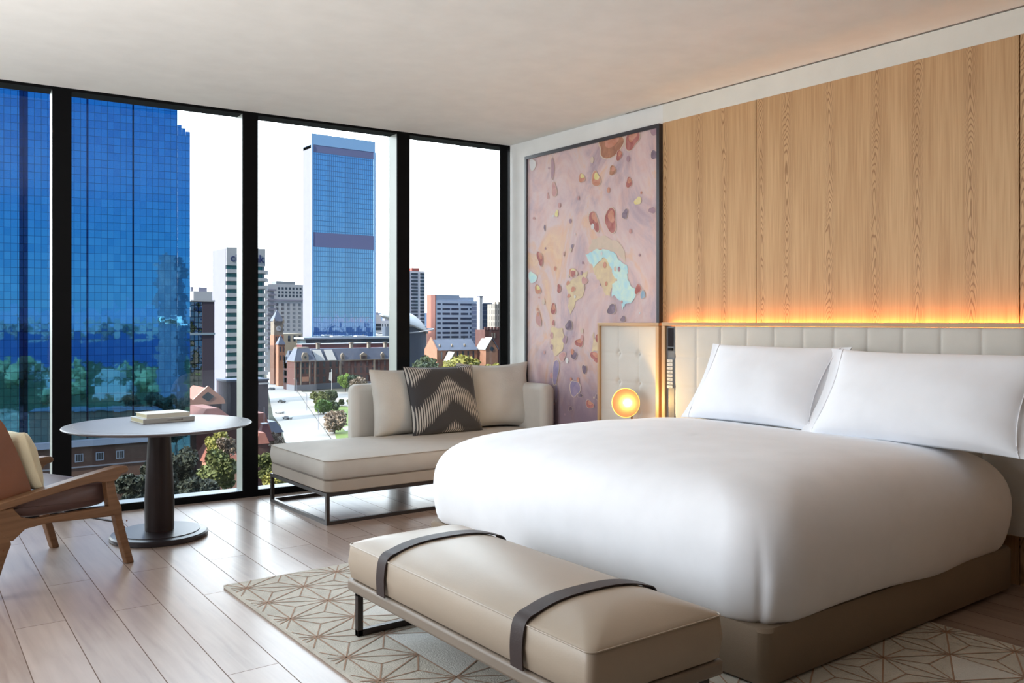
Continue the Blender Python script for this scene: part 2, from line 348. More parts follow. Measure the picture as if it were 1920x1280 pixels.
# ---------------------------------------------------------------- rug
def rug():
    x0, x1, y0, y1, zt = 1.372, 3.55, .75, 4.13, .013
    mb = MB()
    def top(u, v):
        return (x0+(x1-x0)*u, y0+(y1-y0)*v, zt)
    mb.box((x0, y0, .001), (x1, y1, zt))
    a = .262; h = a*math.sqrt(3)/2
    rnd = random.Random(11)
    def clipseg(p, q):
        t0, t1 = 0, 1; d = (q[0]-p[0], q[1]-p[1]); e = .008
        for k, lo, hi in ((0, x0+e, x1-e), (1, y0+e, y1-e)):
            if abs(d[k]) < 1e-9:
                if p[k] < lo or p[k] > hi: return None
                continue
            ta, tb = (lo-p[k])/d[k], (hi-p[k])/d[k]
            if ta > tb: ta, tb = tb, ta
            t0, t1 = max(t0, ta), min(t1, tb)
        if t1-t0 < .02: return None
        return [(p[0]+d[0]*t, p[1]+d[1]*t) for t in (t0, t1)]
    done = set()
    def strip(p, q, w, mi, z):
        key = tuple(sorted(((round(p[0], 3), round(p[1], 3)), (round(q[0], 3), round(q[1], 3)))))
        if key in done: return
        done.add(key)
        c = clipseg(p, q)
        if not c: return
        (ax, ay), (bx, by) = c; L = math.hypot(bx-ax, by-ay)
        if L < .004: return
        nx, ny = -(by-ay)/L*w/2, (bx-ax)/L*w/2
        mb.add([(ax-nx, ay-ny, z), (bx-nx, by-ny, z), (bx+nx, by+ny, z), (ax+nx, ay+ny, z)], [(0, 1, 2, 3)], mi)
    # star lattice; a few cells are left plain ivory
    plain = set()
    for cx, cy in ((1.72, 3.0), (1.80, 2.74), (1.62, 2.43), (1.98, 2.55), (2.2, 3.0), (2.5, 2.2), (1.75, 1.9), (2.9, 1.2), (3.1, 1.55), (1.9, 3.35)):
        plain.add((round(cx, 2), round(cy, 2)))
    for i in range(-2, int((x1-x0)/h)+3):
        for j in range(-2, int((y1-y0)/a)+3):
            bx, by = 1.44+i*h, 3.756-(j-1)*a + (a/2 if i % 2 else 0)
            for s in (1, -1):
                A = (bx, by); Bp = (bx+h, by+a/2) if s == 1 else (bx+h, by-a/2); Cp = (bx, by+a) if s == 1 else (bx+h, by+a/2)
                if s == -1: Bp, Cp = (bx+h, by-a/2), (bx+h, by+a/2)
                cx, cy = (A[0]+Bp[0]+Cp[0])/3, (A[1]+Bp[1]+Cp[1])/3
                if any(math.hypot(cx-px, cy-py) < .11 for px, py in plain):
                    pts = [A, Bp, Cp]
                    if all(x0+.01 < p[0] < x1-.01 and y0+.01 < p[1] < y1-.01 for p in pts):
                        o = sum((pts[(k+1) % 3][0]-pts[k][0])*(pts[(k+1) % 3][1]+pts[k][1]) for k in range(3))
                        if o > 0: pts.reverse()
                        mb.add([(p[0], p[1], zt+.0006) for p in pts], [(0, 1, 2)], 2)
                        continue
                for P_ in (A, Bp, Cp): strip(P_, (cx, cy), .0055, 1, zt+.0013)
                strip(A, Bp, .0060, 1, zt+.0015)
                strip(Bp, Cp, .0060, 1, zt+.0015)
                strip(A, Cp, .0060, 1, zt+.0015)
    o = mb.build('rug', [mat('ivory_pile', (.52, .49, .425), .95, bump=.8, bs=160, var=.10, vs=9), mat('copper_line', (.34, .215, .145), .9), mat('plain_pile', (.60, .59, .55), .95, bump=.8, bs=160)], smooth=False)
    tag(o, 'ivory wool rug with copper star lattice pattern under the bed and bench', 'rug')
rug()

# ---------------------------------------------------------------- helpers for soft goods
def wpart(mb, name, m, root, **k):
    o = mb.build(name, m, root, **k); o.location = -Vector(root.location); return o
def rr_ring(a, b, r, z, cx, cy, ns=26, nc=14):
    """rounded rectangle ring, anticlockwise from the +x side"""
    r = max(min(r, a-.001, b-.001), .001); P = []
    for q, (sx_, sy_) in enumerate(((1, 1), (-1, 1), (-1, -1), (1, -1))):
        ox, oy = cx+sx_*(a-r), cy+sy_*(b-r)
        for k in range(nc):
            t = q*PI/2 + PI/2*k/(nc-1); P.append((ox+r*math.cos(t), oy+r*math.sin(t), z))
        nx = ((-1, 1), (-1, -1), (1, -1), (1, 1))[q]
        ex, ey = cx+nx[0]*(a-r), cy+nx[1]*(b-r)
        lx, ly, _ = P[-1]
        t = (q+1)*PI/2; fx, fy = ex+r*math.cos(t), ey+r*math.sin(t)
        for k in range(1, ns): P.append((lx+(fx-lx)*k/ns, ly+(fy-ly)*k/ns, z))
    return P
def rings(mb, R, mi=0, cap0=True, cap1=True):
    n = len(R[0]); vs = [p for r in R for p in r]; fs = []
    for j in range(len(R)-1):
        for k in range(n):
            k2 = (k+1) % n; fs.append([j*n+k, j*n+k2, (j+1)*n+k2, (j+1)*n+k])
    if cap0: fs.append(list(range(n))[::-1])
    if cap1: fs.append([(len(R)-1)*n+k for k in range(n)])
    return mb.add(vs, fs, mi)
def cushion_box(x0, x1, y0, y1, z0, zs, crown, r=.03, out=.006, M_=None):
    """upholstered block: flat sides to the seam at zs, domed top"""
    cx, cy, a, b = (x0+x1)/2, (y0+y1)/2, (x1-x0)/2, (y1-y0)/2
    R = [rr_ring(a-.012, b-.012, r, z0, cx, cy), rr_ring(a-.002, b-.002, r, z0+.008, cx, cy), rr_ring(a+out, b+out, r, (z0+zs)/2, cx, cy), rr_ring(a, b, r, zs-.006, cx, cy), rr_ring(a-.004, b-.004, r, zs, cx, cy)]
    m_ = min(a, b)
    for t in (.03, .08, .16, .28, .45, .68, .92):
        i = t*m_
        R.append(rr_ring(a-i, b-i, r+i*.3, zs+crown*(1-(1-t)**3.0), cx, cy))
    mb = MB(); rings(mb, R)
    return mb
def seam_line(x0, x1, y0, y1, z, r=.03, rad=.0022, off=0):
    cx, cy, a, b = (x0+x1)/2, (y0+y1)/2, (x1-x0)/2+off, (y1-y0)/2+off
    return MB().tube(rr_ring(a, b, r, z, cx, cy, 8, 8), rad, 6, closed=True)
def pillow_mb(w, h, t, pinch=.07, flange=0, nz=.0, p=.42, seed=0, n=30, asy=0):
    mb = MB()
    def f(side):
        def g(u, v):
            a, b = 2*u-1, 2*v-1
            x = w/2*a*(1-pinch*(1-b*b)); z = h/2*b*(1-pinch*(1-a*a))
            fa = max(0, 1-abs(a)/(1-flange))if flange and abs(a) > 1-flange else None
            aa = min(1, abs(a)/(1-flange)) if flange else abs(a)
            bb = min(1, abs(b)/(1-flange*.0)) if flange else abs(b)
            th = t/2*max(0, (1-aa**2.4)*(1-bb**2.4))**p
            if asy: th *= 1-asy*b*.5
            q = noise.noise(Vector((a*1.6+seed, b*1.6, side*3.1)))*nz*min(1, th/(t*.2))
            return (x, side*(th+.003+q), z+h/2)
        return g
    mb.grid(f(-1), n, n); mb.grid(f(1), n, n, flip=True)
    # close the rim
    P = []
    for k in range(n): P.append((k/n, 0))
    for k in range(n): P.append((1, k/n))
    for k in range(n): P.append((1-k/n, 1))
    for k in range(n): P.append((0, 1-k/n))
    A_ = [Vector(f(-1)(u, v)) for u, v in P]; B_ = [Vector(f(1)(u, v)) for u, v in P]
    m_ = len(P); mb.add(A_+B_, [[(k+1) % m_, k, m_+k, m_+(k+1) % m_] for k in range(m_)])
    rim = [(a+b)/2 for a, b in zip(A_, B_)]
    return mb, rim
def frame_M(base, xdir, lean, updir=(0, 0, 1)):
    """local x along xdir, local z up but leaning by `lean` away from the face normal (-y local faces the viewer)"""
    x = Vector(xdir).normalized(); up = Vector(updir); back = up.cross(x).normalized()
    z = (up*math.cos(lean)+back*math.sin(lean)).normalized(); y = z.cross(x).normalized()
    m_ = Matrix((x, y, z)).transposed().to_4x4(); m_.translation = base
    return m_

# ---------------------------------------------------------------- bed
bed = thing('bed', 'king bed with white duvet and taupe upholstered base below the headboard', 'bed', (2.42, 2.92, 0))
BA = Matrix.Rotation(math.radians(1.0), 4, 'Z')
mb = MB(); rings(mb, [rr_ring(.925, 1.055, .03, .022, .928, 0), rr_ring(.93, 1.06, .04, .03, .928, 0), rr_ring(.93, 1.06, .04, .20, .928, 0), rr_ring(.922, 1.052, .05, .212, .928, 0)])
mb.v = [tuple(BA @ Vector(v)) for v in mb.v]; mb.build('bed_base', M['bedbase'], bed)
for sx_ in (.3, 1.6):
    for sy_ in (-.7, .7):
        B((sx_-.04, sy_-.04, .0158), (sx_+.04, sy_+.04, .021), 'leg', M['black'], bed)
mb = MB(); rings(mb, [rr_ring(.84, .95, .22, z, .92, 0) for z in (.213, .50, .60)])
mb.build('mattress', M['sheet'], bed, bevel=.03)
prof = [(.10, .222), (.03, .206), (.0, .208), (-.022, .25), (-.040, .33), (-.045, .41), (-.038, .48), (-.012, .545), (.03, .60), (.085, .640), (.16, .667), (.27, .686), (.42, .70), (.60, .708), (.78, .712)]
a0, b0 = .926, 1.06
R = []
for i, z in prof:
    ring = rr_ring(a0-i, b0-i, .17+max(0, i)*.35 + max(0, -i), z, .929, 0, 34, 26)
    out = []
    for (x, y, zz) in ring:
        q = Vector((x*1.3, y*1.3, zz*2.2))
        d = noise.noise(q)*.016 + noise.noise(q*2.7+Vector((3, 1, 7)))*.006
        cx_, cy_ = .929, 0
        # long soft folds falling from the two foot corners
        ang = math.atan2(y-cy_, x-cx_)
        low = max(0, min(1, (.62-zz)/.3))
        nx, ny = x-cx_, y-cy_; L = math.hypot(nx, ny) or 1
        k = d*(1 if i < .2 else .5)
        X, Yy, Z = x+nx/L*k*low, y+ny/L*k*low, zz + (d*.9 if i > .02 else d*.3)
        # crease at the near foot corner
        cdx, cdy = x-(.929-a0+.17-.05), y-(-b0+.17)
        th = math.atan2(cdy, cdx)
        wgt = max(0, min(1, (.60-x)/.3))*max(0, min(1, (-.55-y)/.3))*low*low
        if wgt > 0:
            g = math.exp(-((th+2.20+.25*(zz-.25))/.07)**2)*wgt
            g2 = math.exp(-((th+2.00+.2*(zz-.25))/.18)**2)*wgt
            X += .010*g + -.006*g2; Yy += .010*g - .008*g2
        # hem wanders
        if i >= -.03 and zz < .27: Z += noise.noise(Vector((x*2.1, y*2.1, 9)))*.022
        out.append((X, Yy, Z))
    R.append(out)
mb = MB(); rings(mb, R); mb.v = [tuple(BA @ Vector(v)) for v in mb.v]
mb.build('duvet', M['sheet'], bed, ang=180, sub=1)

def sleeping_pillow(y0, y1, xb, xt, zb, label, seed, flip=1):
    L = y1-y0; lean = math.atan2(xt-xb, .43)
    T = frame_M((xb, (y0+y1)/2, zb), (0, -1, 0), lean)
    root = thing('bed_pillow', label, 'pillow', (xb, (y0+y1)/2, zb), 0, 'white pillows leaning on the headboard')
    hh = math.hypot(xt-xb, .43)
    mb, rim = pillow_mb(L, hh, .21, pinch=.075, flange=.10, nz=.012, p=.5, seed=seed, n=44, asy=.5)
    mb.v = [tuple(T @ Vector(v)) for v in mb.v]
    wpart(mb, 'pillowcase', M['sheet'], root, ang=180)
    for s_ in (-1, 1):
        pts = []
        for k in range(25):
            b = -1+2*k/24; a = s_*.875
            x = L/2*a*(1-.075*(1-b*b)); z = hh/2*b*(1-.075*(1-a*a))+hh/2
            aa = .875/.9; th = .105*max(0, (1-aa**2.4)*(1-abs(b)**2.4))**.5*(1-.25*b)
            pts.append(T @ Vector((x, -(th+.0045), z)))
        wpart(MB().tube(pts, .0028, 6), 'piping', M['seam'], root)
sleeping_pillow(2.66, 3.60, 3.915, 4.20, .685, 'white bed pillow on the window side, further from the camera', 1)
sleeping_pillow(1.62, 2.76, 3.885, 4.17, .675, 'larger white bed pillow on the near side, cut by the photo edge', 5)

# ---------------------------------------------------------------- headboard with tufting
def tuft(mb, y0, y1, z0, z1, ys, zs, x, depth=.012, btn=False, n1=150, n2=70):
    def f(u, v):
        y = y1+(y0-y1)*u; z = z0+(z1-z0)*v
        dy = min([abs(y-q) for q in ys]+[9]); dz = min([abs(z-q) for q in zs]+[9])
        e = min(y-y0, y1-y, z1-z)
        h = depth*(1-math.exp(-dy/.012))*.55 + depth*(1-math.exp(-dz/.012))*.30
        h += depth*.3*(1-math.exp(-max(0, e)/.01))
        if btn:
            r_ = math.hypot(dy, dz); h = depth*.85*(1-math.exp(-dy/.006)*.35)*(1-math.exp(-dz/.006)*.25) - depth*1.3*math.exp(-(r_/.022)**2)
        return (x-h, y, z)
    mb.grid(f, n1, n2)
hb = thing('headboard', 'long ivory upholstered headboard with oak top rail behind the pillows', 'headboard', (4.36, 2.92, 0))
mb = MB(); tuft(mb, 1.72, 4.043, .25, 1.221, [4.06-.2*k for k in range(1, 12)], [.82, 1.02, .62], 4.352, .013, n1=460, n2=120)
wpart(mb, 'upholstery', M['panel_fabric'], hb, ang=180)
wpart(MB().box((4.353, 1.72, .25), (4.385, 4.12, 1.221)), 'backing', M['panel_fabric'], hb)
wpart(MB().box((4.325, 1.70, 1.222), (4.388, 4.152, 1.245)), 'top_rail', M['oak_h'], hb, bevel=.002)
wpart(MB().box((4.325, 4.122, 0), (4.388, 4.152, 1.2215)), 'side_post', M['oak'], hb, bevel=.002)
cp = wpart(MB().box((4.338, 4.047, .45), (4.352, 4.121, 1.219)), 'control_panel', M['steel'], hb, bevel=.002)
wpart(MB().box((4.334, 4.055, 1.085), (4.3378, 4.103, 1.208)), 'display', M['screen'], cp).location = (0, 0, 0)
for k in range(8):
    wpart(MB().box((4.330, 4.058, .808+k*.0245), (4.3378, 4.108, .828+k*.0245)), 'key', M['key'], cp, bevel=.002).location = (0, 0, 0)
    wpart(MB().box((4.3292, 4.070, .814+k*.0245), (4.3299, 4.085, .816+k*.0245)).box((4.3292, 4.070, .821+k*.0245), (4.3299, 4.078, .8225+k*.0245)), 'key_marking', M['steel'], cp).location = (0, 0, 0)
wpart(MB().box((4.330, 4.060, 1.058), (4.3378, 4.10, 1.076)), 'card_slot', M['black'], cp).location = (0, 0, 0)
# light strip tucked behind the top rail
led = wpart(MB().box((4.390, 1.72, 1.150), (4.398, 4.14, 1.158)), 'light_strip', emit('amber_diodes', (1.0, .42, .08), 2.0), hb)
l_ = light('headboard_light', 'AREA', 7.5, (1.0, .36, .07), (4.396, 2.93, 1.205), (.10, 0, 1), (.014, 2.42))
l_.rotation_euler = (PI, math.radians(66), 0)

def side_panel(y0, y1, label):
    t = thing('side_panel', label, 'wall panel', (4.38, y0, 0), 0, 'button tufted panels beside the headboard')
    mb = MB(); tuft(mb, y0+.02, y1-.022, .25, 1.219, [y0+.2095, y0+.4095], [1.024, .821, .618], 4.374, .010, True, 110, 110)
    u = wpart(mb, 'upholstery', M['panel_fabric'], t, ang=180)
    wpart(MB().box((4.375, y0+.01, .25), (4.392, y1-.01, 1.219)), 'backing', M['panel_fabric'], t)
    wpart(MB().box((4.345, y0, 1.2195), (4.395, y1, 1.243)), 'top_frame', M['oak_h'], t, bevel=.002)
    wpart(MB().box((4.345, y1-.021, 0), (4.395, y1, 1.2193)), 'side_frame', M['oak'], t, bevel=.002)
    wpart(MB().box((4.335, y0-.012, 0), (4.395, y0+.019, 1.2193)), 'side_frame', M['oak'], t, bevel=.002)
    for by in (y0+.2095, y0+.4095):
        for bz in (1.024, .821): wpart(MB().lathe([(.001, .004), (.006, .003), (.008, 0)], 14, M=Matrix.Translation((4.376, by, bz)) @ Matrix.Rotation(-PI/2, 4, 'Y')), 'button', M['panel_fabric'], t)
    return t
side_panel(4.200, 4.815, 'ivory button tufted wall panel in an oak frame behind the brass lamp')
B((4.375, 4.153, 0), (4.395, 4.187, 1.222), 'recess_strip', M['oak_in']); tag(bpy.data.objects['recess_strip'], 'narrow dark timber recess between headboard and tufted panel', 'timber strip')

# ---------------------------------------------------------------- brass dish lamp on a bedside table
ns = thing('bedside_table', 'oak bedside table hidden behind the bed under the brass lamp', 'table', (4.2, 4.53, 0))
wpart(MB().box((4.02, 4.26, .12), (4.36, 4.80, .50)), 'cabinet', M['oak_h'], ns, bevel=.004)
wpart(MB().box((4.005, 4.28, .30), (4.0195, 4.78, .48)), 'drawer', M['oak_h'], ns, bevel=.003)
for yy in (4.30, 4.74):
    for xx in (4.05, 4.32): wpart(MB().box((xx-.015, yy-.015, 0), (xx+.015, yy+.015, .12)), 'leg', M['metal'], ns)
lc = Vector((4.20, 4.40, .690))

lc = Vector((4.22, 4.383, .694))
lamp = thing('dish_lamp', 'glowing round brass dish lamp in front of the tufted side panel', 'lamp', (4.30, 4.41, .50))
nrm = Vector((-.88, -.47, .08)).normalized()
LM = Matrix.Translation(lc) @ nrm.to_track_quat('Z', 'Y').to_matrix().to_4x4()
inner = [(.001, -.050), (.02, -.049), (.045, -.042), (.07, -.027), (.088, -.008), (.098, .012)]
wpart(MB().lathe(inner+[(.1005, .012), (.1005, .010)]+[(r+.003, z-.004) for r, z in inner[::-1]], 56, M=LM), 'dish', M['gold'], lamp, ang=60)
wpart(MB().lathe([(r+.0034, z-.0046) for r, z in inner]+[(.1012, .0095)], 56, M=LM), 'back_shell', M['gold_out'], lamp)
wpart(MB().lathe([(.001, -.030), (.016, -.028), (.024, -.018), (.026, -.006), (.021, .006), (.012, .012), (.001, .014)], 24, M=LM), 'bulb', emit('warm_bulb', (1.0, .68, .28), 30), lamp)
wpart(MB().lathe([(.001, .0145), (.006, .016), (.0065, .019), (.001, .021)], 16, M=LM), 'finial', M['gold_out'], lamp)
wpart(MB().lathe([(.07, 0), (.07, .012), (.012, .018), (.001, .018)][0:3], 32, c=(4.30, 4.41, .50)), 'base', M['gold_out'], lamp)
wpart(MB().tube([(4.30, 4.41, .51), (4.30, 4.41, .66), (4.285, 4.408, .70), tuple(lc-nrm*.052)], .006, 10), 'stem', M['gold_out'], lamp)
light('lamp_glow', 'POINT', 7.0, (1.0, .62, .2), tuple(lc+nrm*.045), shadow_soft_size=.02)

# ---------------------------------------------------------------- painting
def painting():
    y0, y1, z0, z1, x = 4.236, 5.752, .15, 2.606, 4.400
    root = thing('painting', 'tall abstract painting in a thin black frame beside the window', 'painting', (4.43, 5.0, .15))
    f = .026
    mb = MB()
    mb.prism([(x-.012, y0, z0), (x-.012, y1, z0), (x-.012, y1-f, z0+f), (x-.012, y0+f, z0+f)], (.05, 0, 0))
    mb.prism([(x-.012, y0, z1), (x-.012, y0+f, z1-f), (x-.012, y1-f, z1-f), (x-.012, y1, z1)], (.05, 0, 0))
    mb.prism([(x-.012, y0, z0), (x-.012, y0+f, z0+f), (x-.012, y0+f, z1-f), (x-.012, y0, z1)], (.05, 0, 0))
    mb.prism([(x-.012, y1, z0), (x-.012, y1, z1), (x-.012, y1-f, z1-f), (x-.012, y1-f, z0+f)], (.05, 0, 0))
    wpart(mb, 'frame', mat('black_lacquer', (.03, .028, .035), .35), root)
    # canvas ground: washed pinks, mauves and peach
    m, n, p = newmat('washed_canvas'); tcn = N(n, 'ShaderNodeTexCoord')
    mp = N(n, 'ShaderNodeMapping'); mp.inputs['Scale'].default_value = (1, 1.5, 1); n.links.new(tcn.outputs['Object'], mp.inputs[0])
    t1 = N(n, 'ShaderNodeTexNoise', inp={'Scale': 1.5, 'Detail': 8, 'Distortion': 1.2, 'Roughness': .62}); n.links.new(mp.outputs[0], t1.inputs['Vector'])
    r1 = ramp(n, [(.32, (.27, .19, .26)), (.42, (.46, .33, .37)), (.49, (.62, .42, .41)), (.55, (.66, .50, .48)), (.61, (.70, .42, .28)), (.68, (.76, .50, .28)), (.76, (.62, .30, .22))])
    n.links.new(t1.outputs[0], r1.inputs[0])
    t2 = N(n, 'ShaderNodeTexNoise', inp={'Scale': 3.2, 'Detail': 6, 'Distortion': 2.0}); n.links.new(mp.outputs[0], t2.inputs['Vector'])
    r2 = ramp(n, [(.35, (.62, .55, .58)), (.5, (.68, .55, .54)), (.66, (.70, .46, .38))]); n.links.new(t2.outputs[0], r2.inputs[0])
    mxn = N(n, 'ShaderNodeMix', data_type='RGBA', inp={0: .30}); n.links.new(r1.outputs[0], mxn.inputs[6]); n.links.new(r2.outputs[0], mxn.inputs[7])
    # the lower quarter is painted in darker violet washes
    s = N(n, 'ShaderNodeSeparateXYZ'); n.links.new(tcn.outputs['Object'], s.inputs[0])
    zz = math_(n, 'ADD', s.outputs['Z'], math_(n, 'MULTIPLY', t2.outputs[0], .45))
    lo = N(n, 'ShaderNodeMapRange', inp={1: .80, 2: 1.35, 3: .85, 4: 0.0}); n.links.new(zz, lo.inputs[0])
    m2 = N(n, 'ShaderNodeMix', data_type='RGBA'); m2.inputs[7].default_value = (.20, .135, .19, 1); n.links.new(lo.outputs[0], m2.inputs[0]); n.links.new(mxn.outputs[2], m2.inputs[6])
    n.links.new(m2.outputs[2], p.inputs['Base Color']); p.inputs['Roughness'].default_value = .75
    def wash(name, c, c2, e=None):
        m_, n_, p_ = newmat(name); tc_ = N(n_, 'ShaderNodeTexCoord'); t_ = N(n_, 'ShaderNodeTexNoise', inp={'Scale': 14, 'Detail': 3, 'Distortion': .8}); n_.links.new(tc_.outputs['Object'], t_.inputs['Vector'])
        r_ = ramp(n_, [(.38, c), (.62, c2)]); n_.links.new(t_.outputs[0], r_.inputs[0]); n_.links.new(r_.outputs[0], p_.inputs['Base Color']); p_.inputs['Roughness'].default_value = .7
        return m_
    kinds = ['red', 'rust', 'coral', 'mauve', 'plum', 'rose', 'pale', 'yellow', 'cyan', 'blue', 'violet', 'cream', 'sand', 'line']
    cols = {'red': ((.34, .10, .09), (.46, .18, .16)), 'rust': ((.32, .14, .09), (.46, .22, .13)), 'coral': ((.52, .21, .13), (.60, .30, .22)), 'mauve': ((.34, .22, .27), (.42, .27, .30)),
            'plum': ((.15, .10, .14), (.27, .20, .25)), 'rose': ((.50, .26, .25), (.56, .32, .29)), 'pale': ((.62, .60, .60), (.66, .64, .62)), 'yellow': ((.68, .58, .22), (.72, .62, .34)),
            'cyan': ((.42, .66, .72), (.58, .74, .66)), 'blue': ((.22, .34, .46), (.32, .40, .50)), 'violet': ((.22, .18, .30), (.32, .24, .34)), 'cream': ((.60, .48, .38), (.64, .50, .40)), 'sand': ((.62, .47, .32), (.70, .56, .34)), 'line': ((.20, .16, .16), (.26, .20, .20))}
    mats = [m]+[wash('wash_'+k, *cols[k]) for k in kinds]
    mb = MB().box((x+.001, y0+.02, z0+.02), (x+.03, y1-.02, z1-.02))
    blobs = [(4.51, 2.54, 0.072, 0.066, 0, 'red'), (4.73, 2.54, 0.158, 0.077, 0, 'rust'), (4.64, 2.45, 0.036, 0.032, 0, 'red'), (4.29, 2.56, 0.039, 0.03, 0, 'mauve'), (4.29, 2.4, 0.035, 0.034, 0, 'plum'), (4.71, 2.35, 0.041, 0.03, 0, 'rust'), (4.54, 2.24, 0.031, 0.036, -10, 'red'), (4.89, 2.31, 0.049, 0.055, 0, 'coral'), (5.05, 2.34, 0.032, 0.039, -8, 'coral'), (4.91, 2.0, 0.049, 0.077, -14, 'red'), (4.73, 1.99, 0.069, 0.078, -5, 'red'), (4.58, 2.02, 0.033, 0.033, 0, 'plum'), (4.31, 2.02, 0.033, 0.025, 0, 'mauve'), (5.38, 2.29, 0.038, 0.05, -10, 'rose'), (5.46, 2.25, 0.015, 0.022, 0, 'rose'), (5.4, 2.46, 0.026, 0.073, 0, 'mauve'), (5.66, 2.53, 0.04, 0.053, 0, 'pale'), (5.56, 1.76, 0.039, 0.056, -10, 'red'), (5.16, 1.83, 0.013, 0.018, 0, 'plum'), (5.5, 2.0, 0.012, 0.023, 0, 'plum'), (4.45, 2.1, 0.033, 0.028, 0, 'yellow'), (5.35, 2.1, 0.023, 0.024, 0, 'yellow'), (5.16, 1.63, 0.038, 0.036, -10, 'coral'), (5.26, 1.78, 0.011, 0.017, 0, 'rose'), (5.64, 2.09, 0.015, 0.013, 0, 'rose'), (5.66, 1.61, 0.051, 0.047, 0, 'cyan'), (5.59, 1.51, 0.04, 0.037, 0, 'coral'), (5.32, 1.51, 0.027, 0.03, -8, 'red'), (5.02, 1.56, 0.031, 0.031, 0, 'rose'), (5.15, 1.5, 0.025, 0.022, 0, 'coral'), (5.21, 1.55, 0.021, 0.017, 0, 'coral'), (5.2, 1.45, 0.02, 0.015, 0, 'coral'), (5.39, 1.35, 0.036, 0.038, 0, 'red'), (5.58, 1.27, 0.037, 0.056, 0, 'rose'), (5.2, 1.22, 0.043, 0.039, -8, 'plum'), (5.39, 1.24, 0.018, 0.019, 0, 'red'), (5.41, 1.14, 0.024, 0.023, 0, 'rose'), (5.25, 1.11, 0.026, 0.03, 0, 'mauve'), (5.08, 1.09, 0.045, 0.035, 0, 'red'), (5.41, 1.05, 0.021, 0.019, 0, 'mauve'), (5.28, 0.98, 0.044, 0.032, 0, 'rose'), (5.14, 0.99, 0.034, 0.03, 0, 'plum'), (5.02, 0.89, 0.025, 0.038, 0, 'plum'), (5.36, 0.86, 0.042, 0.086, 6, 'violet'), (4.9, 0.99, 0.048, 0.039, -10, 'red'), (4.86, 1.12, 0.034, 0.041, 0, 'red'), (4.96, 0.63, 0.041, 0.031, 0, 'red'), (5.07, 0.69, 0.025, 0.018, 0, 'plum'), (4.87, 0.69, 0.023, 0.02, 0, 'plum'), (5.18, 0.58, 0.023, 0.018, 0, 'plum'), (5.13, 0.74, 0.057, 0.065, -6, 'violet'), (4.72, 1.34, 0.054, 0.032, 18, 'plum'), (4.6, 1.27, 0.03, 0.019, 0, 'plum'), (4.45, 1.48, 0.026, 0.036, 8, 'red'), (4.4, 1.44, 0.021, 0.031, 0, 'blue'), (5.35, 0.69, 0.021, 0.057, 0, 'violet'), (5.15, 1.62, 0.026, 0.028, -6, 'red')]
    rnd = random.Random(4); lay = 0
    def poly(pts, k, e):
        n_ = len(pts); c = (sum(q[0] for q in pts)/n_, sum(q[1] for q in pts)/n_)
        cl = lambda q: (min(max(q[0], y0+f), y1-f), min(max(q[1], z0+f), z1-f))
        pts = [cl(q) for q in pts]
        V_ = [(x-e, *q) for q in pts]
        ar = sum(pts[i][0]*pts[(i+1) % n_][1]-pts[(i+1) % n_][0]*pts[i][1] for i in range(n_))
        F_ = list(range(n_)) if ar < 0 else list(range(n_))[::-1]
        mb.add(V_, [F_], 1+kinds.index(k))
    polys = {'cream': [[(4.98, 1.8), (4.93, 1.86), (4.83, 1.89), (4.72, 1.85), (4.63, 1.82), (4.58, 1.75), (4.57, 1.67), (4.67, 1.75), (4.8, 1.79), (4.93, 1.79)]], 'cyan': [[(5.01, 1.76), (4.96, 1.76), (4.93, 1.77), (4.88, 1.79), (4.83, 1.78), (4.75, 1.78), (4.69, 1.75), (4.63, 1.68), (4.57, 1.66), (4.55, 1.6), (4.58, 1.56), (4.69, 1.57), (4.73, 1.64), (4.76, 1.69), (4.8, 1.73), (4.85, 1.7), (4.92, 1.65), (4.96, 1.69)], [(4.72, 1.65), (4.55, 1.64), (4.56, 1.57), (4.52, 1.51), (4.46, 1.47), (4.47, 1.42), (4.52, 1.38), (4.58, 1.38), (4.6, 1.34), (4.62, 1.4), (4.68, 1.44), (4.72, 1.43), (4.71, 1.52), (4.66, 1.55), (4.71, 1.61)]], 'sand': [[(4.93, 1.65), (4.85, 1.7), (4.8, 1.73), (4.75, 1.68), (4.69, 1.56), (4.88, 1.57)], [(4.87, 1.66), (4.72, 1.65), (4.66, 1.56), (4.7, 1.53), (4.74, 1.44), (4.78, 1.44), (4.82, 1.49), (4.85, 1.56), (4.91, 1.61)], [(5.06, 1.61), (4.98, 1.63), (5.01, 1.55), (5.02, 1.46), (5.12, 1.4), (5.18, 1.31), (5.21, 1.37), (5.19, 1.44), (5.24, 1.53), (5.15, 1.58)], [(5.42, 1.21), (5.28, 1.2), (5.25, 1.11), (5.28, 1.02), (5.38, 0.98), (5.42, 1.07)], [(4.92, 1.17), (4.9, 1.12), (4.85, 1.08), (4.85, 1.04), (4.91, 1.04), (4.95, 0.97), (4.93, 1.08)]]}
    def jag(pts, k_=3, amp=.008):
        o = []
        for i, q in enumerate(pts):
            w_ = pts[(i+1) % len(pts)]
            for s_ in range(k_):
                t = s_/k_; o.append((q[0]+(w_[0]-q[0])*t+rnd.uniform(-amp, amp), q[1]+(w_[1]-q[1])*t+rnd.uniform(-amp, amp)))
        return o
    e = .0004
    for k in ('cream', 'sand', 'cyan'):
        for L in polys[k]:
            e += .0002; J = jag(L)
            cy_, cz_ = sum(q[0] for q in J)/len(J), sum(q[1] for q in J)/len(J)
            poly(J, k, e)
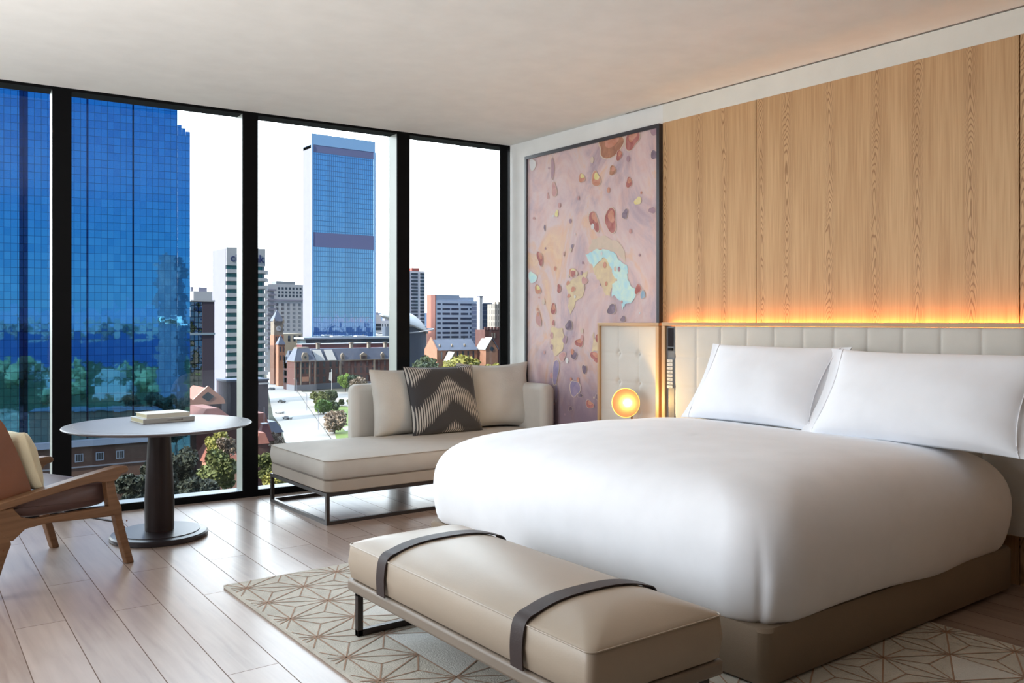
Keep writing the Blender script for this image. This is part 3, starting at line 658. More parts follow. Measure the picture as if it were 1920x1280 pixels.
    for (by, bz, ry, rz, lean, k) in blobs:
        pts = []; nn = rnd.choice((7, 8, 9)); e += .00002
        for i in range(nn*3):
            a = 2*PI*i/(nn*3); rr = 1+.16*math.sin(a*2+by*9)+.12*math.sin(a*3+bz*7)
            yy = ry*rr*math.cos(a)*.92; zz_ = rz*rr*math.sin(a); pts.append((by+yy - zz_*lean/60.0, bz+zz_))
        poly([(by+(a-by)*1.12, bz+(b-bz)*1.07) for a, b in pts], 'pale' if k in ('cyan',) else 'cream', e)
        poly(pts, k, e+.00001)
        if k in ('red', 'coral', 'rust') and ry > .03:
            poly([(by+(a-by)*.6-.006, bz+(b-bz)*.5+rz*.35) for a, b in pts], 'coral' if k != 'coral' else 'yellow', e+.00002)
    for i in range(60):
        by, bz = rnd.uniform(y0+.1, y1-.1), rnd.uniform(.4, 2.5); r_ = rnd.uniform(.006, .02)
        poly([(by+r_*math.cos(a*PI/4), bz+r_*1.3*math.sin(a*PI/4)) for a in range(8)], rnd.choice(('rose', 'mauve', 'coral', 'pale', 'cream')), e+.0002)
    wpart(mb, 'canvas', mats, root, smooth=False)
painting()

# ---------------------------------------------------------------- bench
bn = thing('bench', 'taupe leather bench with two dark straps at the foot of the bed', 'bench', (1.58, 2.48, .013))
bx0, bx1, by0, by1 = 1.56, 2.095, 1.755, 3.205
wpart(cushion_box(bx0, bx1, by0, by1, .232, .366, .050, .028), 'cushion', M['leather'], bn, ang=50)
wpart(seam_line(bx0, bx1, by0, by1, .366, .028, .0025, .0), 'seam', M['leather'], bn)
wpart(MB().box((bx0-.004, by0, .183), (bx1+.004, by1, .231)), 'rail', M['leather_dark'], bn, bevel=.012)
for yc in (2.905, 2.066):
    w_ = .031; P = [(bx0-.010, .235), (bx0-.014, .30), (bx0-.006, .362)]
    m_ = (bx1-bx0)/2
    for t in (.06, .16, .32, .6, 1.0): P.append((bx0+t*m_, .369+.050*(1-(1-t)**3.0)+.002))
    P[3] = (bx0+.012, .384)
    P += [(bx0+bx1-a, b) for a, b in P[-2::-1]]
    # smooth the strap profile
    for _ in range(2):
        Q = [P[0]]
        for i in range(len(P)-1):
            a, b = P[i], P[i+1]; Q += [(a[0]*.75+b[0]*.25, a[1]*.75+b[1]*.25), (a[0]*.25+b[0]*.75, a[1]*.25+b[1]*.75)]
        Q.append(P[-1]); P = Q
    mb = MB(); n_ = len(P); vs = []
    for i, (a, b) in enumerate(P):
        q0, q1 = P[max(0, i-1)], P[min(n_-1, i+1)]; tx, tz = q1[0]-q0[0], q1[1]-q0[1]; L = math.hypot(tx, tz); nx, nz = -tz/L*.004, tx/L*.004
        vs += [(a, yc-w_, b), (a+nx, yc-w_+.001, b+nz), (a+nx, yc+w_-.001, b+nz), (a, yc+w_, b)]
    fs = []
    for i in range(n_-1):
        for k in range(3): fs.append([i*4+k, i*4+k+1, (i+1)*4+k+1, (i+1)*4+k])
    mb.add(vs, fs); wpart(mb, 'strap', M['strap'], bn, ang=50)
for yy in (1.815, 3.145):
    a, b, t = bx0+.008, bx1-.008, .024
    mb = MB().box((a, yy-t/2, .0145), (a+t, yy+t/2, .183)).box((b-t, yy-t/2, .0145), (b, yy+t/2, .183)).box((a, yy-t/2, .0145), (b, yy+t/2, .0145+t)).box((a, yy-t/2, .170), (b, yy+t/2, .1835))
    wpart(mb, 'leg_frame', M['metal'], bn, bevel=.0015)

# ---------------------------------------------------------------- chaise
ch = thing('chaise_longue', 'beige upholstered chaise longue on a bronze metal frame by the window', 'chaise', (2.30, 5.01, 0))
X0, X1, Y0, Y1 = 2.29, 4.36, 5.00, 5.94
CY = 5.965
wpart(cushion_box(X0, X1, Y0, Y1, .274, .392, .032, .05), 'seat_cushion', M['linen'], ch, ang=50)
wpart(seam_line(X0, X1, Y0, Y1, .392, .05, .003), 'piping', M['linen_base'], ch)
wpart(seam_line(X0, X1, Y0, Y1, .274, .05, .004, -.006), 'piping', M['piping'], ch)
mb = MB(); rings(mb, [rr_ring((X1-X0)/2-.004+o_, (Y1-Y0)/2-.004+o_, .05, z, (X0+X1)/2, (Y0+Y1)/2) for o_, z in ((-.008, .197), (0, .203), (.002, .235), (0, .268), (-.008, .273))])
wpart(mb, 'seat_base', M['linen_base'], ch)
t = .022
fx0, fx1, fy0, fy1 = X0+.006, X1-.006, Y0+.01, Y1-.01
for z0 in (.0, .174):
    for a, b in (((fx0, fy0), (fx1, fy0+t)), ((fx0, fy1-t), (fx1, fy1)), ((fx0, fy0+t), (fx0+t, fy1-t)), ((fx1-t, fy0+t), (fx1, fy1-t))):
        wpart(MB().box((*a, z0), (*b, z0+t)), 'frame_bar', M['metal'], ch)
for a in (fx0, fx1-t):
    for b in (fy0, fy1-t): wpart(MB().box((a, b, t), (a+t, b+t, .174)), 'leg', M['metal'], ch)
def slab(x0, x1, y0, y1, z0, z1, r, name, root, m):
    mb = MB(); cx, cy, a, b = (x0+x1)/2, (y0+y1)/2, (x1-x0)/2, (y1-y0)/2
    mb_r = [rr_ring(a, b, r, z0, cx, cy), rr_ring(a, b, r, z1-.05, cx, cy)]
    for q in range(1, 6):
        an = PI/2*q/5; i = .05*(1-math.cos(an)); mb_r.append(rr_ring(a-i, b-i, max(r-i*.5, .01), z1-.05+.05*math.sin(an), cx, cy))
    rings(mb, mb_r); return wpart(mb, name, m, root, ang=60)
slab(2.885, 4.36, 5.83, CY, .40, .790, .055, 'backrest', ch, M['linen'])
slab(4.235, 4.365, 5.31, 5.86, .40, .765, .055, 'armrest', ch, M['linen'])

# patterned ikat material for the middle cushion
def ikat():
    m, n, p = newmat('ikat_zigzag'); tcn = N(n, 'ShaderNodeTexCoord'); s = N(n, 'ShaderNodeSeparateXYZ'); n.links.new(tcn.outputs['UV'], s.inputs[0])
    U, V = s.outputs['X'], s.outputs['Y']
    no = N(n, 'ShaderNodeTexNoise', inp={'Scale': 5.0, 'Detail': 3}); n.links.new(tcn.outputs['UV'], no.inputs['Vector'])
    nz = math_(n, 'MULTIPLY', math_(n, 'SUBTRACT', no.outputs[0], .5), .26)
    tri = math_(n, 'MULTIPLY', math_(n, 'PINGPONG', math_(n, 'ADD', U, .44), .5), 1.0)     # peaks in the middle
    ph = math_(n, 'ADD', math_(n, 'ADD', math_(n, 'MULTIPLY', V, 1.45), math_(n, 'MULTIPLY', tri, 1.35)), nz)
    w = math_(n, 'SINE', math_(n, 'ADD', math_(n, 'MULTIPLY', ph, 2*PI), -1.2))
    ed = N(n, 'ShaderNodeMapRange', inp={1: -.45, 2: .45, 3: 0.0, 4: 1.0}); n.links.new(w, ed.inputs[0])
    st = math_(n, 'FRACT', math_(n, 'MULTIPLY', math_(n, 'ADD', U, math_(n, 'MULTIPLY', nz, .02)), 32))
    thr = math_(n, 'SUBTRACT', 1.0, math_(n, 'MULTIPLY', ed.outputs[0], 1.15))
    thr = math_(n, 'MULTIPLY', thr, .56)
    pale = math_(n, 'LESS_THAN', st, thr)
    mxn = N(n, 'ShaderNodeMix', data_type='RGBA'); mxn.inputs[6].default_value = (.035, .033, .036, 1); mxn.inputs[7].default_value = (.50, .47, .43, 1)
    n.links.new(pale, mxn.inputs[0]); n.links.new(mxn.outputs[2], p.inputs['Base Color']); p.inputs['Roughness'].default_value = .8; p.inputs['Sheen Weight'].default_value = .3
    return m
M['ikat'] = ikat()
def scatter_cushion(base, xdir, lean, w, h, t, m, label, seed, pinch=.06, pipe=None, nz=.012):
    T = frame_M(base, xdir, lean); root = thing('scatter_cushion', label, 'cushion', base, 0, 'cushions on the chaise longue')
    mb, rim = pillow_mb(w, h, t, pinch=pinch, nz=nz, seed=seed, n=40, asy=.25, p=.45)
    mb.v = [tuple(T @ Vector(v)) for v in mb.v]; wpart(mb, 'cover', m, root, ang=180)
    wpart(MB().tube([T @ v for v in rim], .0042, 6, closed=True), 'piping', pipe or m, root)
scatter_cushion((3.27, 5.70, .415), (1, .04, 0), .16, .58, .49, .17, M['linen_pillow'], 'plain linen cushion on the left end of the chaise backrest', 3)
scatter_cushion((3.515, 5.535, .415), (1, -.02, 0), .30, .60, .525, .15, M['ikat'], 'black and ivory zigzag patterned cushion in the middle of the chaise', 8, pipe=M['rubber'])
scatter_cushion((4.035, 5.64, .415), (1, -.20, 0), .20, .62, .52, .20, M['linen_pillow'], 'plain linen cushion leaning in the armrest corner of the chaise', 13, pinch=.11, nz=.02)

# ---------------------------------------------------------------- round table and books
tb = thing('round_table', 'round dark pedestal table with pale reflecting top by the window', 'table', (1.40, 5.34, 0))
wpart(MB().lathe([(.20, .622), (.40, .628), (.49, .638), (.512, .646), (.516, .651), (.512, .6555), (.505, .657)], 96, c=(1.40, 5.34, 0)), 'tabletop', M['tabletop'], tb)
wpart(MB().lathe([(.4535, .6565), (.4535, .6574), (.4560, .6574), (.4560, .6565)], 96, c=(1.40, 5.34, 0)), 'inlay_ring', M['bronze'], tb)
wpart(MB().lathe([(.080, .030), (.082, .20), (.076, .36), (.064, .55), (.060, .622)], 64, c=(1.40, 5.34, 0)), 'pedestal', M['tablestem'], tb)
wpart(MB().lathe([(.262, .0), (.268, .004), (.268, .022), (.260, .030), (.225, .036), (.224, .040), (.08, .041)], 96, c=(1.40, 5.34, 0)), 'base_plate', M['tablebase'], tb)
def book(cx, cy, z, w, d, h, rz, cm, label, spine=True):
    r = thing('book', label, 'book', (cx, cy, z), rz, 'books on the round table')
    MB().box((-w/2, -d/2, 0), (w/2, d/2, .003)).box((-w/2, -d/2, h-.003), (w/2, d/2, h)).box((-w/2, -d/2, .003), (w/2, -d/2+.003, h-.003)).build('cover', cm, r)
    MB().box((-w/2+.004, -d/2+.004, .0032), (w/2-.004, d/2-.005, h-.0032)).build('page_block', M['pages'], r)
    if spine:
        mb = MB(); x = -.01; rr_ = random.Random(3)
        for i in range(13):
            ww = rr_.uniform(.003, .007); mb.box((x, -d/2-.0004, h*.38), (x+ww, -d/2+.0002, h*.62)); x += ww+.0022
        mb.build('spine_text', M['print'], r)
book(1.458, 5.495, .6575, .300, .235, .026, .07, M['paper_g'], 'grey covered book lying at the bottom of the pair on the table')
book(1.462, 5.505, .684, .255, .185, .024, .10, M['paper_w'], 'smaller cream book stacked on top of the grey book', False)

# ---------------------------------------------------------------- lounge chair
lcx = thing('lounge_chair', 'timber framed lounge chair with tan leather cushions beside the round table', 'chair', (1.11, 4.83, 0), math.radians(23.9))
def pr(pts, y0, y1, name, m, bevel=.006, par=None):
    return MB().prism([(-s_, y0, z_) for s_, z_ in pts], (0, y1-y0, 0)).build(name, m, par or lcx, bevel)
WD = .67
def arc(P, it=2, closed=True):
    for _ in range(it):
        Q = []
        for i in range(len(P)):
            a, b = P[i], P[(i+1) % len(P)]; Q += [(a[0]*.78+b[0]*.22, a[1]*.78+b[1]*.22), (a[0]*.22+b[0]*.78, a[1]*.22+b[1]*.78)]
        P = Q
    return P
for y0, y1 in ((0, .04), (WD-.04, WD)):
    ym = (y0+y1)/2
    pr([(-.040, 0), (.0, 0), (.050, .16), (.073, .262), (.108, .312), (.125, .445), (.078, .45), (.060, .36), (.035, .30), (.030, .24)], y0, y1, 'front_leg', M['walnut'])
    pr(arc([(.0, .490), (.012, .512), (.07, .514), (.62, .438), (.70, .425), (.70, .395), (.61, .405), (.2, .458), (.135, .443), (.075, .440), (.045, .474), (.012, .476)], 2), ym-.030, ym+.030, 'armrest', M['walnut'], .004)
    pr([(.072, .264), (.090, .316), (.12, .318), (.50, .330), (.56, .350), (.60, .40), (.72, .40), (.70, .30), (.60, .246), (.54, .290), (.43, .296), (.12, .266)], y0+.001, y1-.001, 'side_rail', M['walnut'])
    pr(arc([(.60, .25), (.63, .18), (.665, .08), (.69, .0), (.735, .0), (.725, .1), (.72, .25), (.735, .42), (.70, .42), (.66, .30)], 1), y0, y1, 'rear_leg', M['walnut'])
    for q in ((.014, .19), (.66, .19), (.69, .12)): pass
for s_, z_ in ((.015, .225), (.028, .195)):
    MB().tube([(-s_+.008, .001, z_), (-s_+.008, -.0015, z_)], .004, 10).build('peg', M['oak_in'], lcx)
for s_, z_ in ((.645, .215), (.665, .165)):
    MB().tube([(-s_, .001, z_), (-s_, -.0015, z_)], .004, 10).build('peg', M['oak_in'], lcx)
MB().tube([(-.06, .03, .228), (-.06, WD-.03, .228)], .0055, 10).build('tie_rod', M['metal'], lcx)
MB().tube([(-.62, .03, .31), (-.62, WD-.03, .31)], .012, 10).build('tie_rod', M['metal'], lcx)
def soft(P, y0, y1, name, m, root=lcx):
    """soft cushion: outline in the side plane, rounded towards both sides"""
    P = arc(P, 3); mb = MB(); n_ = len(P); cx = sum(p[0] for p in P)/n_; cz = sum(p[1] for p in P)/n_
    R = []
    prof_ = [(0, .80), (.006, .90), (.018, .965), (.04, 1.0), (.10, 1.01)]
    prof_ = prof_ + [(y1-y0-a, b) for a, b in prof_[::-1]]
    for dy, k in prof_: 
        d_ = (1-k)*.11
        ring = []
        for i, (a, b) in enumerate(P):
            q0, q1 = P[i-1], P[(i+1) % n_]; tx, tz = q1[0]-q0[0], q1[1]-q0[1]; L = math.hypot(tx, tz) or 1
            nx, nz = tz/L, -tx/L
            if (a-cx)*nx+(b-cz)*nz < 0 and False: nx, nz = -nx, -nz
            ring.append((-(a-nx*d_*soft.sg), y0+dy, b-nz*d_*soft.sg))
        R.append(ring)
    rings(mb, R); return mb.build(name, m, root, ang=55)
soft.sg = -1
soft([(.085, .335), (.080, .43), (.13, .447), (.32, .447), (.53, .43), (.60, .40), (.58, .345), (.50, .325), (.30, .318), (.12, .318)], .046, WD-.046, 'seat_cushion', M['mauve'])
soft([(.500, .440), (.53, .405), (.64, .40), (.70, .55), (.76, .74), (.765, .80), (.70, .825), (.640, .785), (.600, .70), (.55, .58)], .046, WD-.046, 'back_cushion', M['tan'])
T = frame_M((-.485, .40, .452), (0, -1, 0), .0)
mb, rim = pillow_mb(.38, .30, .13, pinch=.06, nz=.01, seed=21, n=24)
T = Matrix.Translation((-.425, .235, .446)) @ Matrix.Rotation(math.radians(-18), 4, 'Y') @ Matrix.Rotation(math.radians(90), 4, 'Z')
mb.v = [tuple(T @ Vector(v)) for v in mb.v]
LMx = Matrix.Translation((1.11, 4.83, 0)) @ Matrix.Rotation(math.radians(23.9), 4, 'Z')
mb.v = [tuple(LMx @ Vector(v)) for v in mb.v]
o = mb.build('scatter_cushion', M['cream'], ang=180); tag(o, 'small cream cushion on the seat of the timber lounge chair', 'cushion')

# ================================================================ the city outside
G = CAM_H-40.0                    # street level
def ray(px): k = (px-960)/FPX; return k*CC+SS, -k*SS+CC
def at(px, D):
    a, b = ray(px); return a*D, b*D
def zat(y, D): return CAM_H-(y-603)/FPX*D
def gd(px, y):                    # point on street level
    return at(px, 40.0*FPX/(y-603))
def wid(px0, D, px1):             # length along +x from the corner at px0 until px1
    L0 = (px0-960)/FPX*D; k = (px1-960)/FPX; return (D*k-L0)/(CC-SS*k)
def dep(px0, D, px1):             # length along +y from the corner at px0 until px1 (to the left)
    L0 = (px0-960)/FPX*D; k = (px1-960)/FPX; return (L0-D*k)/(SS+CC*k)

def facade(name, wallc, c1, c2, bw, bh, mortar, rough=.25, metal=.0, wall_rough=.8, squash=1.0):
    m, n, p = newmat(name); tcn = N(n, 'ShaderNodeTexCoord')
    br = N(n, 'ShaderNodeTexBrick', offset=0.0, squash=1.0, inp={'Color1': (*c1, 1), 'Color2': (*c2, 1), 'Mortar': (*wallc, 1), 'Scale': 1.0, 'Mortar Size': mortar, 'Mortar Smooth': .05, 'Bias': 0.0, 'Brick Width': bw, 'Row Height': bh})
    n.links.new(tcn.outputs['UV'], br.inputs['Vector']); n.links.new(br.outputs['Color'], p.inputs['Base Color'])
    rr = N(n, 'ShaderNodeMapRange', inp={1: 0, 2: 1, 3: rough, 4: wall_rough}); n.links.new(br.outputs['Fac'], rr.inputs[0]); n.links.new(rr.outputs[0], p.inputs['Roughness'])
    if metal:
        mm_ = N(n, 'ShaderNodeMapRange', inp={1: 0, 2: 1, 3: metal, 4: 0.0}); n.links.new(br.outputs['Fac'], mm_.inputs[0]); n.links.new(mm_.outputs[0], p.inputs['Metallic'])
    return m
def mirror_facade(name, tint1, tint2, line, bw, bh, mortar, wob=.010, tilt=.006, rough=.03, linemix=1.0, scale=.06):
    """curtain wall of mirror glass: every pane sits at a slightly different angle and bows a little"""
    m, n, p = newmat(name); tcn = N(n, 'ShaderNodeTexCoord')
    br = N(n, 'ShaderNodeTexBrick', offset=0.0, squash=1.0, inp={'Color1': (0, 0, 0, 1), 'Color2': (1, 1, 1, 1), 'Mortar': (.5, .5, .5, 1), 'Scale': 1.0, 'Mortar Size': mortar, 'Mortar Smooth': .05, 'Bias': 0.0, 'Brick Width': bw, 'Row Height': bh})
    n.links.new(tcn.outputs['UV'], br.inputs['Vector'])
    bwn = N(n, 'ShaderNodeRGBToBW'); n.links.new(br.outputs['Color'], bwn.inputs[0])
    cr = ramp(n, [(0, tint1), (1, tint2)]); n.links.new(bwn.outputs[0], cr.inputs[0])
    mxn = N(n, 'ShaderNodeMix', data_type='RGBA'); mxn.inputs[7].default_value = (*line, 1)
    n.links.new(math_(n, 'MULTIPLY', br.outputs['Fac'], linemix), mxn.inputs[0]); n.links.new(cr.outputs[0], mxn.inputs[6])
    n.links.new(mxn.outputs[2], p.inputs['Base Color']); p.inputs['Metallic'].default_value = 1.0; p.inputs['Roughness'].default_value = rough
    # per pane tilt + slow ripple
    sn = N(n, 'ShaderNodeVectorMath', operation='DIVIDE'); sn.inputs[1].default_value = (bw, bh, 1); n.links.new(tcn.outputs['UV'], sn.inputs[0])
    fl = N(n, 'ShaderNodeVectorMath', operation='FLOOR'); n.links.new(sn.outputs[0], fl.inputs[0])
    wn = N(n, 'ShaderNodeTexWhiteNoise', noise_dimensions='3D'); n.links.new(fl.outputs[0], wn.inputs['Vector'])
    s1 = N(n, 'ShaderNodeVectorMath', operation='SUBTRACT'); s1.inputs[1].default_value = (.5, .5, .5); n.links.new(wn.outputs['Color'], s1.inputs[0])
    m1 = N(n, 'ShaderNodeVectorMath', operation='SCALE'); m1.inputs['Scale'].default_value = tilt; n.links.new(s1.outputs[0], m1.inputs[0])
    ns_ = N(n, 'ShaderNodeTexNoise', inp={'Scale': scale*10, 'Detail': 3}); n.links.new(tcn.outputs['UV'], ns_.inputs['Vector'])
    s2 = N(n, 'ShaderNodeVectorMath', operation='SUBTRACT'); s2.inputs[1].default_value = (.5, .5, .5); n.links.new(ns_.outputs['Color'], s2.inputs[0])
    m2 = N(n, 'ShaderNodeVectorMath', operation='SCALE'); m2.inputs['Scale'].default_value = wob; n.links.new(s2.outputs[0], m2.inputs[0])
    ge = N(n, 'ShaderNodeNewGeometry'); a1 = N(n, 'ShaderNodeVectorMath', operation='ADD'); a2 = N(n, 'ShaderNodeVectorMath', operation='ADD'); nn_ = N(n, 'ShaderNodeVectorMath', operation='NORMALIZE')
    n.links.new(ge.outputs['Normal'], a1.inputs[0]); n.links.new(m1.outputs[0], a1.inputs[1]); n.links.new(a1.outputs[0], a2.inputs[0]); n.links.new(m2.outputs[0], a2.inputs[1]); n.links.new(a2.outputs[0], nn_.inputs[0])
    n.links.new(nn_.outputs[0], p.inputs['Normal'])
    return m
def cpart(mb, name, m, root, **k):
    k.setdefault('smooth', False)
    o = mb.build(name, m, root, **k); return o
def bld(name, label, cat, px, D, y=None, group=None):
    X, Y = at(px, D); return thing(name, label, cat, (X, Y, G), 0, group)
def hgt(y, D): return zat(y, D)-G

# ---- ground
def ground_mat(name, c1, c2, sc, c3=None):
    m, n, p = newmat(name); tcn = N(n, 'ShaderNodeTexCoord'); t = N(n, 'ShaderNodeTexNoise', inp={'Scale': sc, 'Detail': 8, 'Roughness': .65}); n.links.new(tcn.outputs['Object'], t.inputs['Vector'])
    st = [(.40, c1), (.60, c2)]
    if c3: st.append((.66, c3))
    r = ramp(n, st); n.links.new(t.outputs[0], r.inputs[0]); n.links.new(r.outputs[0], p.inputs['Base Color']); p.inputs['Roughness'].default_value = .95; p.inputs['Specular IOR Level'].default_value = 0.0
    return m
def flat(pts, z, name, m):
    mb = MB(); mb.add([(x, y, z) for x, y in pts], [list(range(len(pts)))])
    o = mb.build(name, m, smooth=False)
    if o.data.polygons[0].normal.z < 0: o.data.flip_normals()
    return struct(o)
flat([(-9000, -9000), (9000, -9000), (9000, 9000), (-9000, 9000)], G-.05, 'ground', ground_mat('city_ground', (.055, .06, .05), (.12, .11, .09), .02, (.16, .15, .13)))
# river and far shore lie behind the camera and show in the mirror glass of the blue tower
m, n, p = newmat('river_water'); p.inputs['Base Color'].default_value = (.003, .016, .06, 1); p.inputs['Roughness'].default_value = .4; p.inputs['Specular IOR Level'].default_value = .05
flat([(-7000, -5200), (6000, -5200), (6000, -420), (1200, -430), (300, -400), (-300, -440), (-900, -380), (-7000, -420)], G+.1, 'river_ground', m)
rs = random.Random(5)
mb = MB(); mb2 = MB(); mb3 = MB()
for i in range(260):
    x = rs.uniform(-3500, 1500); y = -2350-rs.uniform(0, 260); r_ = rs.uniform(18, 60)
    mb.lathe([(r_, 0), (r_*.9, r_*.25), (r_*.55, r_*.42), (.1, r_*.5)], 8, c=(x, y, G))
    if i % 2: a_ = rs.uniform(8, 30); mb2.box((x-a_, y-10+60, G), (x+a_, y+20+60, G+rs.uniform(10, 60)))
o = mb.build('far_shore_trees', mat('far_foliage', (.02, .035, .03), .95), smooth=False); o['kind'] = 'stuff'
o = mb2.build('far_shore_houses', mat('far_houses', (.10, .12, .13), .9), smooth=False); o['kind'] = 'stuff'
hills = MB()
def hf(u, v):
    a = -2.9+u*5.8
    r_ = 4200+v*600; x, y = math.sin(a)*r_, math.cos(a)*r_
    hh = (34+42*noise.noise(Vector((a*3, 0, 2)))+16*noise.noise(Vector((a*11, 3, 2))))*1.2
    return (x, y, G+max(2, hh)*(1 if v > .5 else 0)*2.2 if v > 0 else G)
hills.grid(hf, 160, 2)
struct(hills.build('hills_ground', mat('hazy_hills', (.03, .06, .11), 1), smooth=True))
flat([(-1200, -382), (-300, -438), (300, -398), (1200, -428), (1200, -12), (-1200, -12)], G+.05, 'park_ground', ground_mat('riverside_park', (.012, .022, .014), (.025, .035, .022), .06, (.05, .055, .05)))
# marina / park buildings between the hotel and the river (seen only as reflections)
for i in range(46):
    x, y = rs.uniform(-260, 330), -rs.uniform(60, 400)
    if abs(x) < 30 and y > -80: continue
    if i % 3: continue
    a_, b_, h_ = rs.uniform(4, 11), rs.uniform(3, 8), rs.uniform(3, 9)
    o = B((x-a_, y-b_, G), (x+a_, y+b_, G+h_), 'riverside_pavilion', mat('pavilion_white', (.13, .15, .15), .8) if i == 0 else bpy.data.materials['pavilion_white'])
    tag(o, 'pale riverside building mirrored in the blue tower glass', 'building', 'riverside buildings mirrored in the tower')
# the hotel itself above, below and behind the room
hm = facade('hotel_glass', (.02, .03, .05), (.03, .05, .09), (.06, .08, .12), 1.6, 3.4, .12)
ht = thing('hotel_tower', 'dark slender hotel tower mirrored in the blue glass facade', 'building', (0, -3, G))
wpart(MB().box((-4.4, -9, CEIL+.2), (4.7, 6.0, 27)).box((-3.0, -8, 27), (3.0, 4.0, 31)), 'upper_floors', hm, ht, smooth=False)
wpart(MB().box((-4.4, -9, G), (4.7, 6.0, -.25)), 'lower_floors', hm, ht, smooth=False)
wpart(MB().box((-4.4, -9, -.24), (4.7, -3.8, CEIL+.19)), 'room_floor', hm, ht, smooth=False)

# ---- blue glass tower on the left
def blue_tower():
    D = 200.0; cx, cy = at(333, D)
    d = Vector((CC, -SS, 0))*(4254.0) + Vector((SS, CC, 0))*1650.0; d.normalize()
    rz = math.atan2(d.y, d.x)
    root = thing('glass_tower', 'huge blue mirror glass tower filling the left windows', 'building', (cx, cy, G), rz)
    m1 = mirror_facade('blue_mirror_glass', (.12, .43, .72), (.18, .54, .82), (.08, .20, .36), 1.28, 1.72, .045, wob=.016, tilt=.006)
    dark = mirror_facade('blue_mirror_recess', (.03, .06, .16), (.05, .10, .22), (.01, .02, .04), 1.28, 1.72, .05)
    H = 140.0
    def X(px):                      # distance along the facade (negative = left of the corner)
        # solve for the point on the facade line seen at px
        k = (px-960)/FPX; L0 = (333-960)/FPX*D
        dl, dd = d.x*CC-d.y*SS, d.x*SS+d.y*CC
        return (D*k-L0)/(dl-dd*k)
    xs = [(-120, -60, m1), (-58, 36, m1), (52, 162, m1), (165.5, 248, m1), (251, 333, m1)]
    for a, b, mm in xs: cpart(MB().box((X(a), 0, 0), (X(b), 3.0, H)), 'facade_bay', mm, root)
    cpart(MB().box((X(-100), .5, 0), (X(333)-.05, 24, H-.5)), 'core', dark, root)
    cpart(MB().box((X(44), .25, 0), (X(51), .45, H-6)), 'recess_strip', dark, root)
    def Hh(y): 
        return zat(y, D)-G
    cpart(MB().box((X(333)+.01, .6, 0), (X(341), 16, Hh(233))), 'side_bay', m1, root)
    cpart(MB().box((X(341)+.01, .7, 0), (X(348), 16, Hh(238))), 'side_bay', m1, root)
    cpart(MB().box((X(348)+.01, .8, 0), (X(356.5), 16, Hh(244))), 'side_bay', m1, root)
blue_tower()

# ---- generic window parts
def win_row(root, x0, x1, zs, w, h, nx, m, y=-.08, skip=(), name='window', frame=None, face='front', t=.1):
    """windows as parts of their own on the front (facing -y) or the left side (facing -x) of a building"""
    for j, z in enumerate(zs):
        for i in range(nx):
            if (i, j) in skip: continue
            c = x0+(x1-x0)*(i+.5)/nx
            mb = MB()
            if face == 'front': mb.box((c-w/2, y, z), (c+w/2, y+t, z+h))
            else: mb.box((y, c-w/2, z), (y+t, c+w/2, z+h))
            o = cpart(mb, name, m, root)
            if frame:
                fb = MB(); f = frame[1]
                for q0, q1, r0, r1 in ((c-w/2-f, c-w/2, z-f, z+h+f), (c+w/2, c+w/2+f, z-f, z+h+f), (c-w/2, c+w/2, z-f, z), (c-w/2, c+w/2, z+h, z+h+f)) + ((c-w/6-f/3, c-w/6+f/3, z, z+h), (c+w/6-f/3, c+w/6+f/3, z, z+h)) * (1 if len(frame) > 2 else 0):
                    if face == 'front': fb.box((q0, y-.1, r0), (q1, y+t, r1))
                    else: fb.box((y-.1, q0, r0), (y+t, q1, r1))
                cpart(fb, 'window_frame', frame[0], o)
wind = mat('dark_window', (.03, .04, .055), .15, spec=.8)
brick = mat('red_brick', (.12, .052, .045), .9, var=.12, vs=.5)
stone = mat('cream_stone', (.25, .21, .17), .9, var=.08, vs=.5)
slate = mat('slate_roof', (.085, .10, .145), .55, var=.10, vs=.4)
white = mat('white_render', (.44, .44, .46), .8); grey = mat('lilac_grey_render', (.235, .23, .29), .8, var=.03, vs=.2)

# ---- tall pale blue office tower
D = 620; w = wid(585, D, 702); dp = dep(585, D, 568); Ht = hgt(250, D)
r = bld('office_tower', 'tall pale blue glass office tower with a dark plant floor band', 'building', 585, D)
gm = mirror_facade('pale_mirror_glass', (.74, .84, .92), (.86, .92, .96), (.40, .48, .56), w/30, 3.6, .22, wob=.012, tilt=.006, scale=.05)
gb = mat('tower_blue_band', (.30, .52, .80), .4); gp = mat('plant_floor', (.16, .18, .34), .6)
cpart(MB().box((0, 0, 0), (w, dp, Ht-8)), 'glass_shaft', gm, r)
cpart(MB().box((-.02, .3, 0), (-.001, dp, Ht-10)), 'side_wall', grey, r)
z1, z2 = hgt(435, D), hgt(462, D)
cpart(MB().box((.8, -.5, z2), (w-.8, -.02, z1)), 'plant_floor', gp, r)
cpart(MB().box((0, -.3, Ht-13), (w, dp, Ht-7.9)), 'upper_band', gp, r)
cpart(MB().box((-.4, -.4, Ht-7.8), (w+.4, dp+.4, Ht)), 'crown', gb, r)
for x in (0, w): cpart(MB().box((x-.7, -.7, 0), (x+.7, -.02, Ht-7.9)), 'corner_strip', gb, r)

